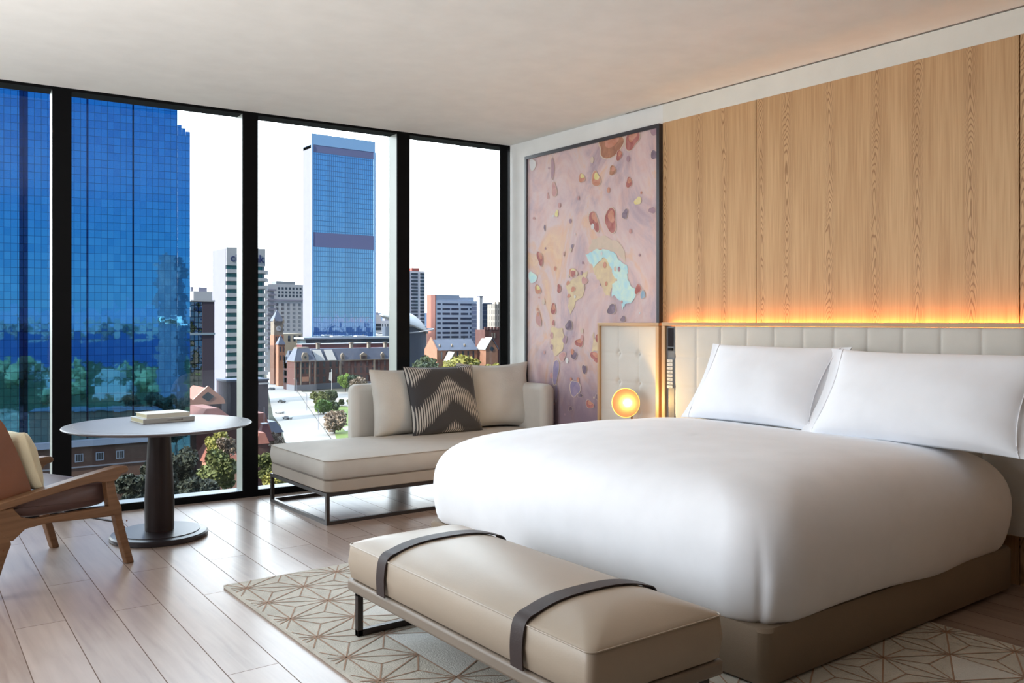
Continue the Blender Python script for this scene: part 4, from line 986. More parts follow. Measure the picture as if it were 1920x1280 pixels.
# ---- bank tower with striped floors and sign
D = 420; w = wid(424.5, D, 496); dp = dep(424.5, D, 400); Ht = hgt(463, D)
r = bld('bank_building', 'white banded bank tower with blue lettering behind the window frame', 'building', 424.5, D)
cpart(MB().box((0, 0, 0), (w, dp, Ht-.3)), 'tower_body', mat('bank_core', (.20, .24, .27), .5), r)
cpart(MB().box((-.4, .2, 0), (-.01, dp+.3, Ht-.6)), 'side_wall', grey, r)
cpart(MB().box((-.2, -.6, hgt(497, D)), (w+.2, dp+.2, Ht)), 'sign_band', white, r)
teal = mat('teal_strip_window', (.035, .13, .13), .2)
k = 0; y = 497.0
while y < 740:
    z1 = hgt(y, D); z0 = hgt(y+7.4, D); zb = hgt(y+14.9, D)
    cpart(MB().box((.0, -.12, z0), (w-1.2, -.01, z1)), 'window_strip', teal, r)
    mb = MB().prism([(-.2, -.9, zb), (w+.9, -.9, zb+.5), (w+.9, -.9, z0), (-.2, -.9, z0)], (0, 1.6, 0))
    mb.prism([(w+.02, 0, zb), (w+2.6, 2.0, zb), (w+2.6, dp-2, zb), (w+.02, dp, zb)], (0, 0, z0-zb))
    cpart(mb, 'floor_band', white, r); y += 14.9
navy = mat('navy_letters', (.02, .03, .12), .6)
fc = bpy.data.curves.new('sign_lettering', 'FONT'); fc.body = 'citibank'; fc.size = 5.3; fc.extrude = .15; fc.align_x = 'LEFT'; fc.offset = .06
tmp = bpy.data.objects.new('lettering', fc); COL.objects.link(tmp); bpy.context.view_layer.update()
to = bpy.data.objects.new('sign_lettering', bpy.data.meshes.new_from_object(tmp.evaluated_get(bpy.context.evaluated_depsgraph_get()))); COL.objects.link(to); to.parent = r
to.data.materials.clear(); to.data.materials.append(navy); bpy.data.objects.remove(tmp)
to.rotation_euler = (PI/2, 0, 0); to.location = (wid(424.5, D, 431), -.8, hgt(489.5, D))
to.scale = (1.0, 1, 1)

# ---- white apartments behind
D = 800; w = wid(503, D, 568); Ht = hgt(532, D)
r = bld('apartment_building', 'white apartment building between the banded tower and the tall blue tower', 'building', 503, D)
cpart(MB().box((0, 0, 0), (w, 20, Ht)), 'wall', white, r)
cpart(MB().box((w*.25, 2, Ht), (w*.8, 14, hgt(526, D))), 'roof_box', mat('roof_box_grey', (.2, .22, .24), .8), r)
cpart(MB().box((w*.0, -.5, hgt(564, D)), (w, -.02, hgt(561, D))), 'ledge', grey, r)
win_row(r, w*.25, w*.98, [hgt(y, D) for y in (542, 549.5, 556)], w*.055, 2.2, 7, wind)
win_row(r, w*.0, w*.98, [hgt(y, D) for y in (573, 581, 589, 597, 605, 613, 621)], w*.075, 2.4, 6, wind)
r = bld('apartment_building', 'lower stepped white block left of the clock tower', 'building', 497, 700)
w = wid(497, 700, 514); cpart(MB().box((0, 0, 0), (w, 14, hgt(535, 700))), 'wall', white, r)
for y in range(545, 660, 9): cpart(MB().box((w*.2, -1.2, hgt(y, 700)), (w+1.5, -.02, hgt(y-3.5, 700))), 'balcony', grey, r)

# ---- town hall clock tower
def spire(mb, x0, x1, y0, y1, z0, z1):
    cx, cy = (x0+x1)/2, (y0+y1)/2
    mb.add([(x0, y0, z0), (x1, y0, z0), (x1, y1, z0), (x0, y1, z0), (cx, cy, z1)], [(0, 1, 4), (1, 2, 4), (2, 3, 4), (3, 0, 4), (3, 2, 1, 0)]); return mb
D = 560; w = wid(513.5, D, 532)
sunbrick = mat('orange_brick', (.34, .17, .11), .9, var=.1, vs=.4)
r = bld('clock_tower', 'brick town hall clock tower with steep pointed roof', 'clock tower', 513.5, D)
cpart(MB().box((0, 0, 0), (w, w, hgt(628, D))), 'shaft', sunbrick, r)
cpart(MB().box((.3, .3, hgt(628, D)), (w-.3, w-.3, hgt(602, D))), 'clock_stage', stone, r)
mb = MB().lathe([(1.7, 0), (1.7, .2)], 24, M=Matrix.Translation((w/2, .28, hgt(616, D))) @ Matrix.Rotation(PI/2, 4, 'X')); o = cpart(mb, 'clock_face', white, r)
cpart(MB().box((w/2-.1, -.2, hgt(616, D)), (w/2+.1, -.02, hgt(616, D)+1.3)).box((w/2, -.2, hgt(616, D)-.1), (w/2+.9, -.02, hgt(616, D)+.1)), 'clock_hands', wind, o)
cpart(spire(MB(), -.2, w+.2, -.2, w+.2, hgt(601.5, D), hgt(580, D)), 'roof', slate, r)
for x in (.2, w-.2): cpart(spire(MB().box((x-.5, -.3, hgt(606, D)), (x+.5, .7, hgt(600, D))), x-.5, x+.5, -.3, .7, hgt(600, D), hgt(595, D)), 'pinnacle', stone, r)
win_row(r, .5, w-.5, [hgt(y, D) for y in (640, 655, 672)], .8, 3.2, 3, wind)
D = 545; w2 = wid(522, D, 534.5)
r = bld('stair_turret', 'small brick turret with pointed slate roof beside the clock tower', 'turret', 522, D)
cpart(MB().box((0, 0, 0), (w2, w2, hgt(646, D))), 'shaft', sunbrick, r)
cpart(spire(MB(), -.3, w2+.3, -.3, w2+.3, hgt(645.8, D), hgt(628, D)), 'roof', slate, r)
win_row(r, .3, w2-.3, [hgt(y, D) for y in (659, 675)], .7, 3, 2, wind)
D = 600; r = bld('concert_hall', 'cream walled hall behind the turret', 'building', 529, D); w = wid(529, D, 567)
cpart(MB().box((0, 0, 0), (w, 20, hgt(625.5, D))), 'wall', mat('cream_wall', (.42, .36, .27), .9), r)
win_row(r, w*.2, w, [hgt(y, D) for y in (640,)], 1.5, 4, 3, wind)

# ---- heritage building with mansard roofs
def mansard(mb, x0, x1, y0, y1, z0, z1, i):
    mb.add([(x0, y0, z0), (x1, y0, z0), (x1, y1, z0), (x0, y1, z0), (x0+i, y0+i, z1), (x1-i, y0+i, z1), (x1-i, y1-i, z1), (x0+i, y1-i, z1)], [(0, 1, 5, 4), (1, 2, 6, 5), (2, 3, 7, 6), (3, 0, 4, 7), (4, 5, 6, 7), (3, 2, 1, 0)]); return mb
D = 508; r = bld('heritage_building', 'old brick and stone government building with blue slate mansard roofs', 'building', 552, D)
w = wid(552, D, 592); wl = wid(552, D, 745); he = hgt(678, D); hr = hgt(654, D); pd = 11.0
cpart(MB().box((0, 0, 0), (w, pd, he)), 'corner_pavilion', brick, r)
for x in (0, w*.27, w*.68, w-.7): cpart(MB().box((x, -.35, 0), (x+.7, -.02, he)), 'pilaster', stone, r)
cpart(MB().box((-.3, -.5, 0), (w+.3, pd, hgt(722, D))), 'plinth', mat('granite_base', (.17, .18, .21), .9), r)
cpart(MB().box((-.4, -.6, he), (w+.4, pd+.3, he+.5)), 'cornice', stone, r)
cpart(mansard(MB(), -.2, w+.2, -.3, pd, he+.51, hr, 3.0), 'mansard_roof', slate, r)
cpart(MB().box((3, 3, hr+.02), (w-3, pd-3, hr+.8)), 'roof_railing', stone, r)
mb = MB().prism([(w/2-2, -.3, he+.52), (w/2+2, -.3, he+.52), (w/2+2, -.3, he+3), (w/2+1, -.3, he+5.2), (w/2-1, -.3, he+5.2), (w/2-2, -.3, he+3)], (0, 1.5, 0))
o = cpart(mb, 'dormer', stone, r); cpart(MB().lathe([(.7, 0), (.7, .1)], 16, M=Matrix.Translation((w/2, -.32, he+2.4)) @ Matrix.Rotation(PI/2, 4, 'X')), 'window', wind, o)
win_row(r, w*.30, w*.70, [hgt(y, D) for y in (689, 701)], 1.3, 2.6, 2, wind)
win_row(r, .6, w*.28, [hgt(y, D) for y in (689, 701, 716)], 1.0, 2.6, 1, wind)
win_row(r, w*.74, w-.8, [hgt(y, D) for y in (689, 701, 716)], 1.0, 2.6, 1, wind)
cpart(MB().prism([(w*.34, -.45, hgt(716, D)), (w*.66, -.45, hgt(716, D)), (w*.66, -.45, hgt(707, D)), (w*.34, -.45, hgt(707, D))], (0, .4, 0)), 'balcony', sunbrick, r)
# long right wing, set back
sy = 5.0; he2 = hgt(679, D+4); hr2 = hgt(655, D+6)
cpart(MB().box((w+.4, sy, 0), (wl, sy+12, he2)), 'long_wing', brick, r)
cpart(MB().box((w+.4, sy-.4, he2), (wl, sy+12.2, he2+.5)), 'cornice', stone, r)
cpart(MB().prism([(w+.4, sy-.2, he2+.51), (w+.4, sy+2.6, hr2), (w+.4, sy+9, hr2), (w+.4, sy+12, he2+.51)], (wl-w-.4, 0, 0)), 'mansard_roof', slate, r)
cpart(MB().box((w+.5, sy-.5, 0), (wl, sy-.02, hgt(722, D))), 'plinth', bpy.data.materials['granite_base'], r)
sunroof = mat('sunlit_slate', (.55, .54, .52), .6)  # sunlight painted into the colour of roof slopes
for x in (w+2.2, w+9.5):
    cpart(MB().prism([(x, sy-1.0, he2+.6), (x+5.6, sy-1.0, he2+.6), (x+3.6, sy+1.2, hr2-.6), (x-1.6, sy+1.2, hr2-.6)], (0, .25, .1)), 'sunlit_patch', sunroof, r)  # pale patches painted as sun falling on the slate roof
win_row(r, w+1.5, wl, [hgt(y, D+5) for y in (690, 703)], 1.3, 3.2, 13, wind, y=sy-.1)
win_row(r, w+1.5, wl, [hgt(719, D+5)], 1.8, 3.4, 13, wind, y=sy-.1)
for i, f in enumerate((.36, .62, .86)):
    x = w+(wl-w)*f; ww = (2.2, 4.4, 2.2)[i]
    cpart(MB().prism([(x-ww/2, sy-.3, he2+.52), (x+ww/2, sy-.3, he2+.52), (x+ww/2, sy-.3, he2+3.4), (x, sy-.3, he2+4.8), (x-ww/2, sy-.3, he2+3.4)], (0, 2.2, 0)), 'dormer', stone, r)
    win_row(r, x-ww*.42, x+ww*.42, [he2+1.0], .7, 1.8, 1 if i != 1 else 4, wind, y=sy-.42)
for f in (.10, .50, .72, .93):
    x = w+(wl-w)*f; cpart(MB().box((x-.8, sy+3, hr2-1), (x+.8, sy+5, hr2+3)).box((x-1.2, sy+2.8, hr2+3.01), (x+1.2, sy+5.2, hr2+3.5)), 'chimney', stone, r)
for x in (wl*.46, wl*.80): cpart(MB().box((x-.5, sy-.45, 0), (x+.5, sy-.02, he2)), 'pilaster', stone, r)
# left wing along the street
dl = dep(552, D, 530); cpart(MB().box((-.02+.5, pd+.02, 0), (8, dl, he-1)), 'street_wing', brick, r)
cpart(mansard(MB(), .3, 8.2, pd+.1, dl, he-.9, hr-1.5, 2.0), 'mansard_roof', slate, r)
for j in range(5):
    y_ = pd+4+j*(dl-pd-6)/4; cpart(MB().box((.2, y_-1, he-1.5), (1.8, y_+1, he+2.5)), 'dormer', white, r)
win_row(r, pd+1, dl-1, [hgt(y, D) for y in (692, 706, 720)], 1.6, 3, 6, wind, y=.38, face='side')
# red range and glazed podium behind
D2 = 560; r = bld('brick_range', 'long red brick range behind the slate mansard roofs', 'building', 566, D2); w = wid(566, D2, 745)
cpart(MB().box((0, 0, 0), (w, 8, hgt(646, D2))), 'wall', mat('deep_red_brick', (.20, .07, .075), .9), r); cpart(MB().box((-.3, -.4, hgt(646, D2)+.01), (w, 8.4, hgt(644.5, D2))), 'coping', white, r)
D2 = 585; r = bld('glass_podium', 'low dark glazed podium with pale flat roof at the tower foot', 'building', 573, D2); w = wid(573, D2, 745)
cpart(MB().box((0, 0, 0), (w, 14, hgt(636, D2))), 'glazing', facade('podium_glass', (.05, .07, .09), (.03, .06, .08), (.06, .11, .14), 5, 3.4, .25), r)
cpart(MB().box((-2, -2, hgt(636, D2)+.01), (w, 15, hgt(632.5, D2))), 'roof', mat('blue_grey_roof', (.30, .36, .44), .6), r)
for x in (20, 38): cpart(MB().box((x, 1, hgt(632.5, D2)+.02), (x+7, 6, hgt(630, D2))), 'roof_plant', white, r)

# ---- low white blocks right of the tall tower
for px0, px1, yt, D2, lab in ((703, 715, 590, 900, 'low white block right of the tall blue tower foot'), (714, 745, 601, 960, 'white arcade block behind the dark window frame'), (357, 368, 545, 520, 'pale narrow block at the edge of the blue mirror tower'), (363, 402, 546, 480, 'pale office roof behind the dark brown slab')):
    r = bld('white_block', lab, 'building', px0, D2); w = wid(px0, D2, px1)
    cpart(MB().box((0, 0, 0), (w, 16, hgt(yt, D2))), 'wall', white, r)
    cpart(MB().box((w*.3, 2, hgt(yt, D2)+.01), (w*.7, 8, hgt(yt, D2)+2.5)), 'roof_box', grey, r)
    if px0 > 700: win_row(r, .5, w-.5, [hgt(y, D2) for y in (612, 619)], 1.4, 3, 6, wind)

# ---- dark slab left of the bank
D2 = 330; r = bld('dark_office_slab', 'dark brown office slab with mirrored strip left of the banded tower', 'building', 357, D2); w = wid(357, D2, 402); Ht = hgt(565, D2)
cpart(MB().box((w*.5, 0, 0), (w, 10, Ht)), 'wall', mat('aubergine_cladding', (.065, .05, .07), .8), r)
cpart(MB().box((0, .3, 0), (w*.5-.01, 9, Ht-.2)), 'mirror_strip', mirror_facade('rippled_glass', (.20, .22, .24), (.30, .32, .34), (.03, .03, .04), 1.5, 2.2, .12, wob=.35, tilt=.05, scale=.03), r)
cpart(MB().box((-.2, -.3, hgt(628, D2)), (w+.2, -.01, hgt(624, D2))), 'ledge', mat('ledge_blue', (.28, .36, .42), .6), r)
cpart(MB().box((0, -.2, Ht), (w+.2, 10, Ht+.6)), 'coping', white, r)
# ---- dark low building below the bank
D2 = 340; r = bld('dark_annex', 'dark flat roofed annex with a small white roof sign beside the road', 'building', 425, D2); w = wid(425, D2, 503)
cpart(MB().box((0, 0, 0), (w, 12, hgt(716, D2))), 'wall', mat('dark_purple_brick', (.06, .045, .06), .9), r)
cpart(MB().box((-.2, -.2, hgt(716, D2)+.01), (w+.3, 12.3, hgt(712.5, D2))), 'roof', slate, r)
cpart(MB().box((w-4, -.4, hgt(723, D2)), (w+.2, -.21, hgt(720, D2))), 'sign', white, r)

# ---- right pane
D2 = 900; r = bld('residential_tower', 'slim residential tower with red crown behind the white disc roof', 'building', 752, D2); w = wid(752, D2, 796.5); Ht = hgt(507, D2)
cpart(MB().box((0, 0, 0), (w, 20, Ht)), 'wall', mat('lilac_white', (.60, .58, .64), .8), r)
for i in range(17):
    z = Ht-4.2-i*6.1*.58
    for a, b in ((.06, .34), (.42, .70), (.80, .98)): cpart(MB().box((w*a, -.3, z), (w*b, -.02, z+2.2)), 'window', wind, r)
cpart(MB().box((w*.45, 0, Ht+.01), (w*.78, 12, hgt(501, D2))), 'crown', mat('red_crown', (.42, .10, .08), .8), r)
D2 = 695; cxp, cyp = at(758, D2)
r = thing('disc_roof_building', 'round building with a big tilted white disc roof', 'building', (cxp, cyp, G))
DM = Matrix.Translation((0, 0, hgt(606, D2))) @ Matrix.Scale(1.12, 4) @ Matrix.Rotation(-.12, 4, Vector((CC, -SS, 0))) @ Matrix.Rotation(.35, 4, Vector((SS, CC, 0)))
cpart(MB().lathe([(18.0, -1.0), (18.3, -.3), (18.0, .3), (15, 2.8), (10, 5.8), (5, 7.6), (.1, 8.3)], 48, M=DM), 'disc_roof', mat('white_membrane', (.46, .45, .44), .6), r, smooth=True)
cpart(MB().lathe([(17.3, 0), (17.3, hgt(612, D2))], 40), 'drum', facade('drum_glass', (.08, .10, .14), (.04, .07, .12), (.07, .10, .14), 3, 4, .3), r)
cpart(MB().tube([(20.4*math.cos(a*PI/24)*CC, -20.4*math.cos(a*PI/24)*SS+20.4*math.sin(a*PI/24), hgt(622, D2)+ 2.5*math.cos(a*PI/24)) for a in range(48)], .6, 6, closed=True), 'rim', white, r)
D2 = 712; r = bld('office_block', 'white banded office block with red brick end wall', 'building', 818, D2); w = wid(818, D2, 899); dp = dep(818, D2, 802); Ht = hgt(563, D2)
cpart(MB().box((0, 0, 0), (w, dp-.1, Ht)), 'wall', mat('blue_white_wall', (.80, .82, .90), .8), r)
cpart(MB().box((-1, .0, 0), (-.02, dp, hgt(552, D2))), 'end_wall', mat('salmon_brick', (.38, .15, .11), .9), r)
cpart(MB().box((-.01, 1, Ht+.01), (w*.55, dp, hgt(552, D2))).box((w*.55, 2, Ht+.01), (w*.9, dp, hgt(556, D2))), 'roof_plant', mat('plant_grey', (.5, .54, .62), .8), r)
zc = [570, 579, 588, 597, 606, 615, 624, 632]
for j, y in enumerate(zc):
    segs = [(.02, .10), (.14, .50), (.55, .96)] if j in (0, 3, 4) else [(.02, .10), (.14, .31), (.34, .51), (.56, .73), (.77, .96)]
    for a, b in segs: cpart(MB().box((w*a, -.15, hgt(y+1.8, D2)), (w*b, -.01, hgt(y-2.0, D2))), 'window_strip', mat('slate_glass', (.05, .07, .12), .2) if 'slate_glass' not in bpy.data.materials else bpy.data.materials['slate_glass'], r)
r = bld('white_service_tower', 'narrow white service tower right of the banded office block', 'tower', 899.5, 690); w = wid(899.5, 690, 904.5)
cpart(MB().box((0, 0, 0), (w, 4, hgt(556, 690))), 'shaft', white, r); cpart(MB().box((-.5, -.5, hgt(556, 690)+.01), (w+.5, 4.5, hgt(554, 690))), 'cap', grey, r)
r = bld('dark_office_building', 'dark blue office block right of the white service tower', 'building', 905, 700); w = wid(905, 700, 930)
cpart(MB().box((0, 0, 0), (w, 16, hgt(569, 700))), 'wall', facade('dark_strip_glass', (.06, .07, .10), (.03, .04, .07), (.04, .05, .09), 30, 3.5, .3), r)
cpart(MB().box((1, 1, hgt(569, 700)+.01), (w-3, 10, hgt(567, 700))), 'roof_plant', white, r)
r = bld('stone_tower', 'pale carved stone tower at the right window frame', 'tower', 928, 660); w = wid(928, 660, 950)
cpart(MB().box((0, 0, 0), (w, 10, hgt(570, 660))), 'shaft', facade('carved_stone', (.36, .32, .28), (.12, .11, .10), (.2, .18, .16), 2.2, 4.5, .7), r)
for x in (1, 4, 7): cpart(spire(MB(), x-.8, x+.8, 0, 1.6, hgt(570, 660)+.01, hgt(562, 660)), 'pinnacle', stone, r)
# tower crane
x_, y_ = at(905, 900); r = thing('tower_crane', 'thin white construction crane above the dark office block', 'crane', (x_, y_, G))
cpart(MB().tube([(0, 0, 0), (0, 0, hgt(556, 900))], .5, 6), 'mast', white, r)
j0 = Vector((0, 0, hgt(556, 900))); j1 = Vector((CC, -SS, 0))*9+Vector((0, 0, hgt(528, 900)))
cpart(MB().tube([j0, j1], .35, 6).tube([j0-Vector((CC, -SS, 0))*4, j0], .5, 6), 'jib', white, r)

# ---- church
D2 = 500; r = bld('church', 'brick church with long dark slate roof and lit gable wall', 'church', 820, D2); w = wid(820, D2, 895); z0, z1 = hgt(657, D2), hgt(637, D2)
cpart(MB().box((0, 0, 0), (w, 12, z0)), 'nave_wall', sunbrick, r)
cpart(MB().prism([(-.1, -.6, z0), (-.1, 6, z1), (-.1, 12.6, z0)], (w, 0, 0)), 'roof', slate, r)
cpart(MB().prism([(-.8, -.8, 0), (-.8, -.8, z0+.6), (-.8, 6, z1+1.4), (-.8, 12.8, z0+.6), (-.8, 12.8, 0)], (.68, 0, 0)), 'gable_wall', sunbrick, r)
for f in (.1, .4, .72): cpart(MB().prism([(w*f-.7, 1.4, z0+2.0), (w*f+.7, 1.4, z0+2.0), (w*f, 1.4, z0+3.6)], (0, 1.6, 0)), 'dormer', stone, r)
win_row(r, 1, w-1, [hgt(674, D2)], 1.1, 4.5, 7, wind)
xx = wid(820, D2, 893); 
# cross gable at right
gx0, gx1 = wid(820, D2, 900), wid(820, D2, 922); gz0, gz1 = hgt(656, D2), hgt(636, D2); gm_ = (gx0+gx1)/2
cpart(MB().prism([(gx0, -6, 0), (gx1, -6, 0), (gx1, -6, gz0), (gm_, -6, gz1), (gx0, -6, gz0)], (0, 9, 0)), 'transept', sunbrick, r)
cpart(MB().prism([(gx0-.6, -6.4, gz0-.3), (gm_, -6.4, gz1+.4), (gm_, -6.4, gz1+.9), (gx0-.6, -6.4, gz0+.4)], (0, 10, 0)), 'transept_roof', sunroof, r)  # left slope coloured pale for the sun on it, right slope stays slate
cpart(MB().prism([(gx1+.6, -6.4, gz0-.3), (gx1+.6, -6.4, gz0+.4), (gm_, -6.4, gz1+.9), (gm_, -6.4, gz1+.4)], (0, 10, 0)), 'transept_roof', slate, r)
cpart(MB().lathe([(1.3, 0), (1.3, .2)], 20, M=Matrix.Translation((gm_, -6.02, gz0+.2)) @ Matrix.Rotation(PI/2, 4, 'X')), 'rose_window', wind, r)
px_, py_ = wid(820, D2, 832), wid(820, D2, 846)
cpart(MB().prism([(px_, -7, 0), (py_, -7, 0), (py_, -7, hgt(676, D2)), ((px_+py_)/2, -7, hgt(662, D2)), (px_, -7, hgt(676, D2))], (0, 6, 0)), 'porch', stone, r)
cpart(MB().prism([(px_-.5, -7.4, hgt(677, D2)), ((px_+py_)/2, -7.4, hgt(662, D2)+.2), ((px_+py_)/2, -7.4, hgt(662, D2)+.9), (px_-.5, -7.4, hgt(676, D2)+.3)], (0, 6.5, 0)), 'porch_roof', sunroof, r)
D2 = 520; r = bld('church_tower', 'square red brick church tower with crenellated top', 'tower', 909, D2); w = wid(909, D2, 945); Ht = hgt(618, D2)
cpart(MB().box((0, 0, 0), (w, 10, Ht)), 'shaft', brick, r)
for i in range(6): cpart(MB().box((w*i/6, -.2, Ht+.01), (w*i/6+w*.1, .8, Ht+1.6)), 'battlement', brick, r)
for f in (.35, .47): cpart(MB().box((w*f, -.15, hgt(634, D2)), (w*f+.9, -.01, hgt(624, D2))), 'window', stone, r)

# ---- pink gable house, red roofs, pyramid spire, brick range in shade
D2 = 262; r = bld('gable_house', 'sunlit pink gable with dark diamond vent below the banded tower', 'house', 358, D2); w = wid(358, D2, 421); ze, zt_ = hgt(751, D2), hgt(725, D2)
pink = mat('salmon_render', (.50, .27, .20), .85)
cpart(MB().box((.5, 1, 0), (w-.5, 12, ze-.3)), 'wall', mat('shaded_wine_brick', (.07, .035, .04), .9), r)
cpart(MB().prism([(-.4, 0, ze-1.4), (w+.2, 0, ze-1.4), (w+.2, 0, ze-.8), (w-.3, 0, ze+.4), (w*.72, 0, ze+2.4), (w*.52, 0, zt_), (w*.5, 0, zt_), (.6, 0, ze+.2), (-.4, 0, ze+.9)], (0, .9, 0)), 'gable', pink, r)
cpart(MB().prism([(w*.50-1.9, -.12, ze+.9), (w*.50, -.12, ze-.5), (w*.50+1.9, -.12, ze+.9), (w*.50, -.12, ze+2.4)], (0, .1, 0)), 'vent', wind, r)
roofr = mat('terracotta_roof', (.30, .11, .08), .9, var=.12, vs=.5)
cpart(MB().prism([(1, .92, ze-.2), (w-.4, .92, ze-.2), (w*.5, .92, zt_-.6)], (0, 14, 0)), 'roof', roofr, r)
for f in (.27, .80): cpart(MB().box((w*f-.7, .86, hgt(778, D2)), (w*f+.7, .99, hgt(766, D2))), 'window', mat('amber_blind', (.26, .12, .06), .8) if f < .5 else bpy.data.materials['amber_blind'], r)
# terracotta roofs
def hip(px0, px1, D_, ye, yt, depth, label, wallm=brick, roofm=roofr, name='tiled_house', cat='house'):
    r_ = bld(name, label, cat, px0, D_); w_ = wid(px0, D_, px1); a, b = hgt(ye, D_), hgt(yt, D_)
    cpart(MB().box((0, 0, 0), (w_, depth, a-.02)), 'wall', wallm, r_); i = min(w_, depth)*.4
    cpart(mansard(MB(), -.5, w_+.5, -.5, depth+.5, a, b, i), 'roof', roofm, r_); return r_, w_
hip(368, 446, 215, 800, 770, 20, 'terracotta roofed house behind the table edge')
hip(404, 450, 196, 873, 838, 14, 'low sunlit terracotta roof above the foreground trees', wallm=pink)
hip(478, 509, 228, 826, 776, 12, 'dark red roofed house beside the road', wallm=brick)
hip(484, 500, 205, 832, 812, 10, 'small terracotta roof at the foot of the pyramid spire')
D2 = 215; r = bld('pyramid_spire', 'dark red pyramid roof with white flagpole beside the road', 'spire', 487, D2); w = wid(487, D2, 514); a, b = hgt(828, D2), hgt(797, D2)
wn = mat('wine_shingles', (.15, .045, .05), .8)
cpart(MB().box((w*.35, w*.35, 0), (w*.65, w*.65, a)), 'base', wn, r); cpart(mansard(MB(), 0, w, 0, w, a+.01, b, w*.33), 'pyramid', wn, r)
cpart(MB().box((w*.30, w*.30, b+.01), (w*.70, w*.70, b+.25)), 'cap', white, r)
cpart(MB().tube([(w/2, w/2, b+.26), (w/2, w/2, hgt(765, D2))], .08, 6), 'flagpole', white, r)
hip(500, 528, 236, 812, 792, 9, 'blue slate roof between the pyramid spire and the road', roofm=slate)
D2 = 150; r = bld('brick_range', 'shaded brick wing with white framed windows behind the round table', 'building', -60, D2); w = wid(-60, D2, 292); Ht = hgt(834, D2)-1.7
dimb = mat('brown_brick', (.135, .075, .055), .9, var=.10, vs=.8)
cpart(MB().box((0, 0, 0), (w, 3.6, Ht)), 'wall', dimb, r)
cpart(mansard(MB(), -.6, w+.6, -.8, 4.2, Ht+.01, Ht+.9, 1.6), 'roof', mat('shaded_slate', (.018, .028, .05), .6), r)  # roof colour darkened to stand for the shade over this wing
cpart(MB().box((-.2, -.12, Ht-3.9), (w, -.01, Ht-3.65)).box((-.2, -.12, Ht-6.6), (w, -.01, Ht-6.3)), 'string_course', mat('pale_course', (.20, .21, .25), .9), r)
frm = mat('white_joinery', (.42, .45, .52), .7)
xs_ = [wid(-60, D2, q) for q in (72, 110, 148, 187, 225)]
for x in xs_:
    win_row(r, x-1, x+1, [Ht-2.7], 1.15, 1.25, 1, wind, frame=(frm, .12, 1))
    win_row(r, x-1, x+1, [Ht-8.6], 1.15, 1.5, 1, wind, frame=(frm, .12, 1))

# ---- streets, park
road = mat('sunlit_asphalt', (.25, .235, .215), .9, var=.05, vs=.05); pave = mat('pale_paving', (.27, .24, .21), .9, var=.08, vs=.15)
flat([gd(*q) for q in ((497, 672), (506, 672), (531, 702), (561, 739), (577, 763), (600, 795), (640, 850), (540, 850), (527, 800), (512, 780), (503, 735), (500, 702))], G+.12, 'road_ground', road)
flat([gd(*q) for q in ((506, 673), (520, 676), (548, 705), (566, 735), (620, 735), (760, 735), (760, 850), (642, 850), (601, 795), (578, 763), (562, 739), (532, 702))], G+.13, 'pavement_ground', pave)
grass = mat('lawn', (.105, .15, .018), .95, var=.12, vs=.12)
def park(pts, name, m, z): o = flat([gd(*q) for q in pts], G+z, name, m); return o
park([(618, 763), (655, 758), (700, 768), (760, 785), (760, 850), (640, 850), (628, 815)], 'lawn_ground', grass, .2)
park([(655, 752), (700, 752), (760, 760), (760, 780), (700, 766), (660, 758)], 'upper_lawn_ground', grass, .2)
park([(640, 802), (690, 795), (690, 799), (648, 810)], 'path_ground', pave, .3)
park([(628, 757), (660, 759), (700, 768), (760, 783), (760, 789), (700, 773), (655, 763), (628, 761)], 'park_path_ground', pave, .3)
park([(495, 690), (505, 790), (530, 850), (420, 870), (330, 870), (300, 700)], 'verge_ground', mat('shaded_verge', (.06, .06, .05), .95), .05)

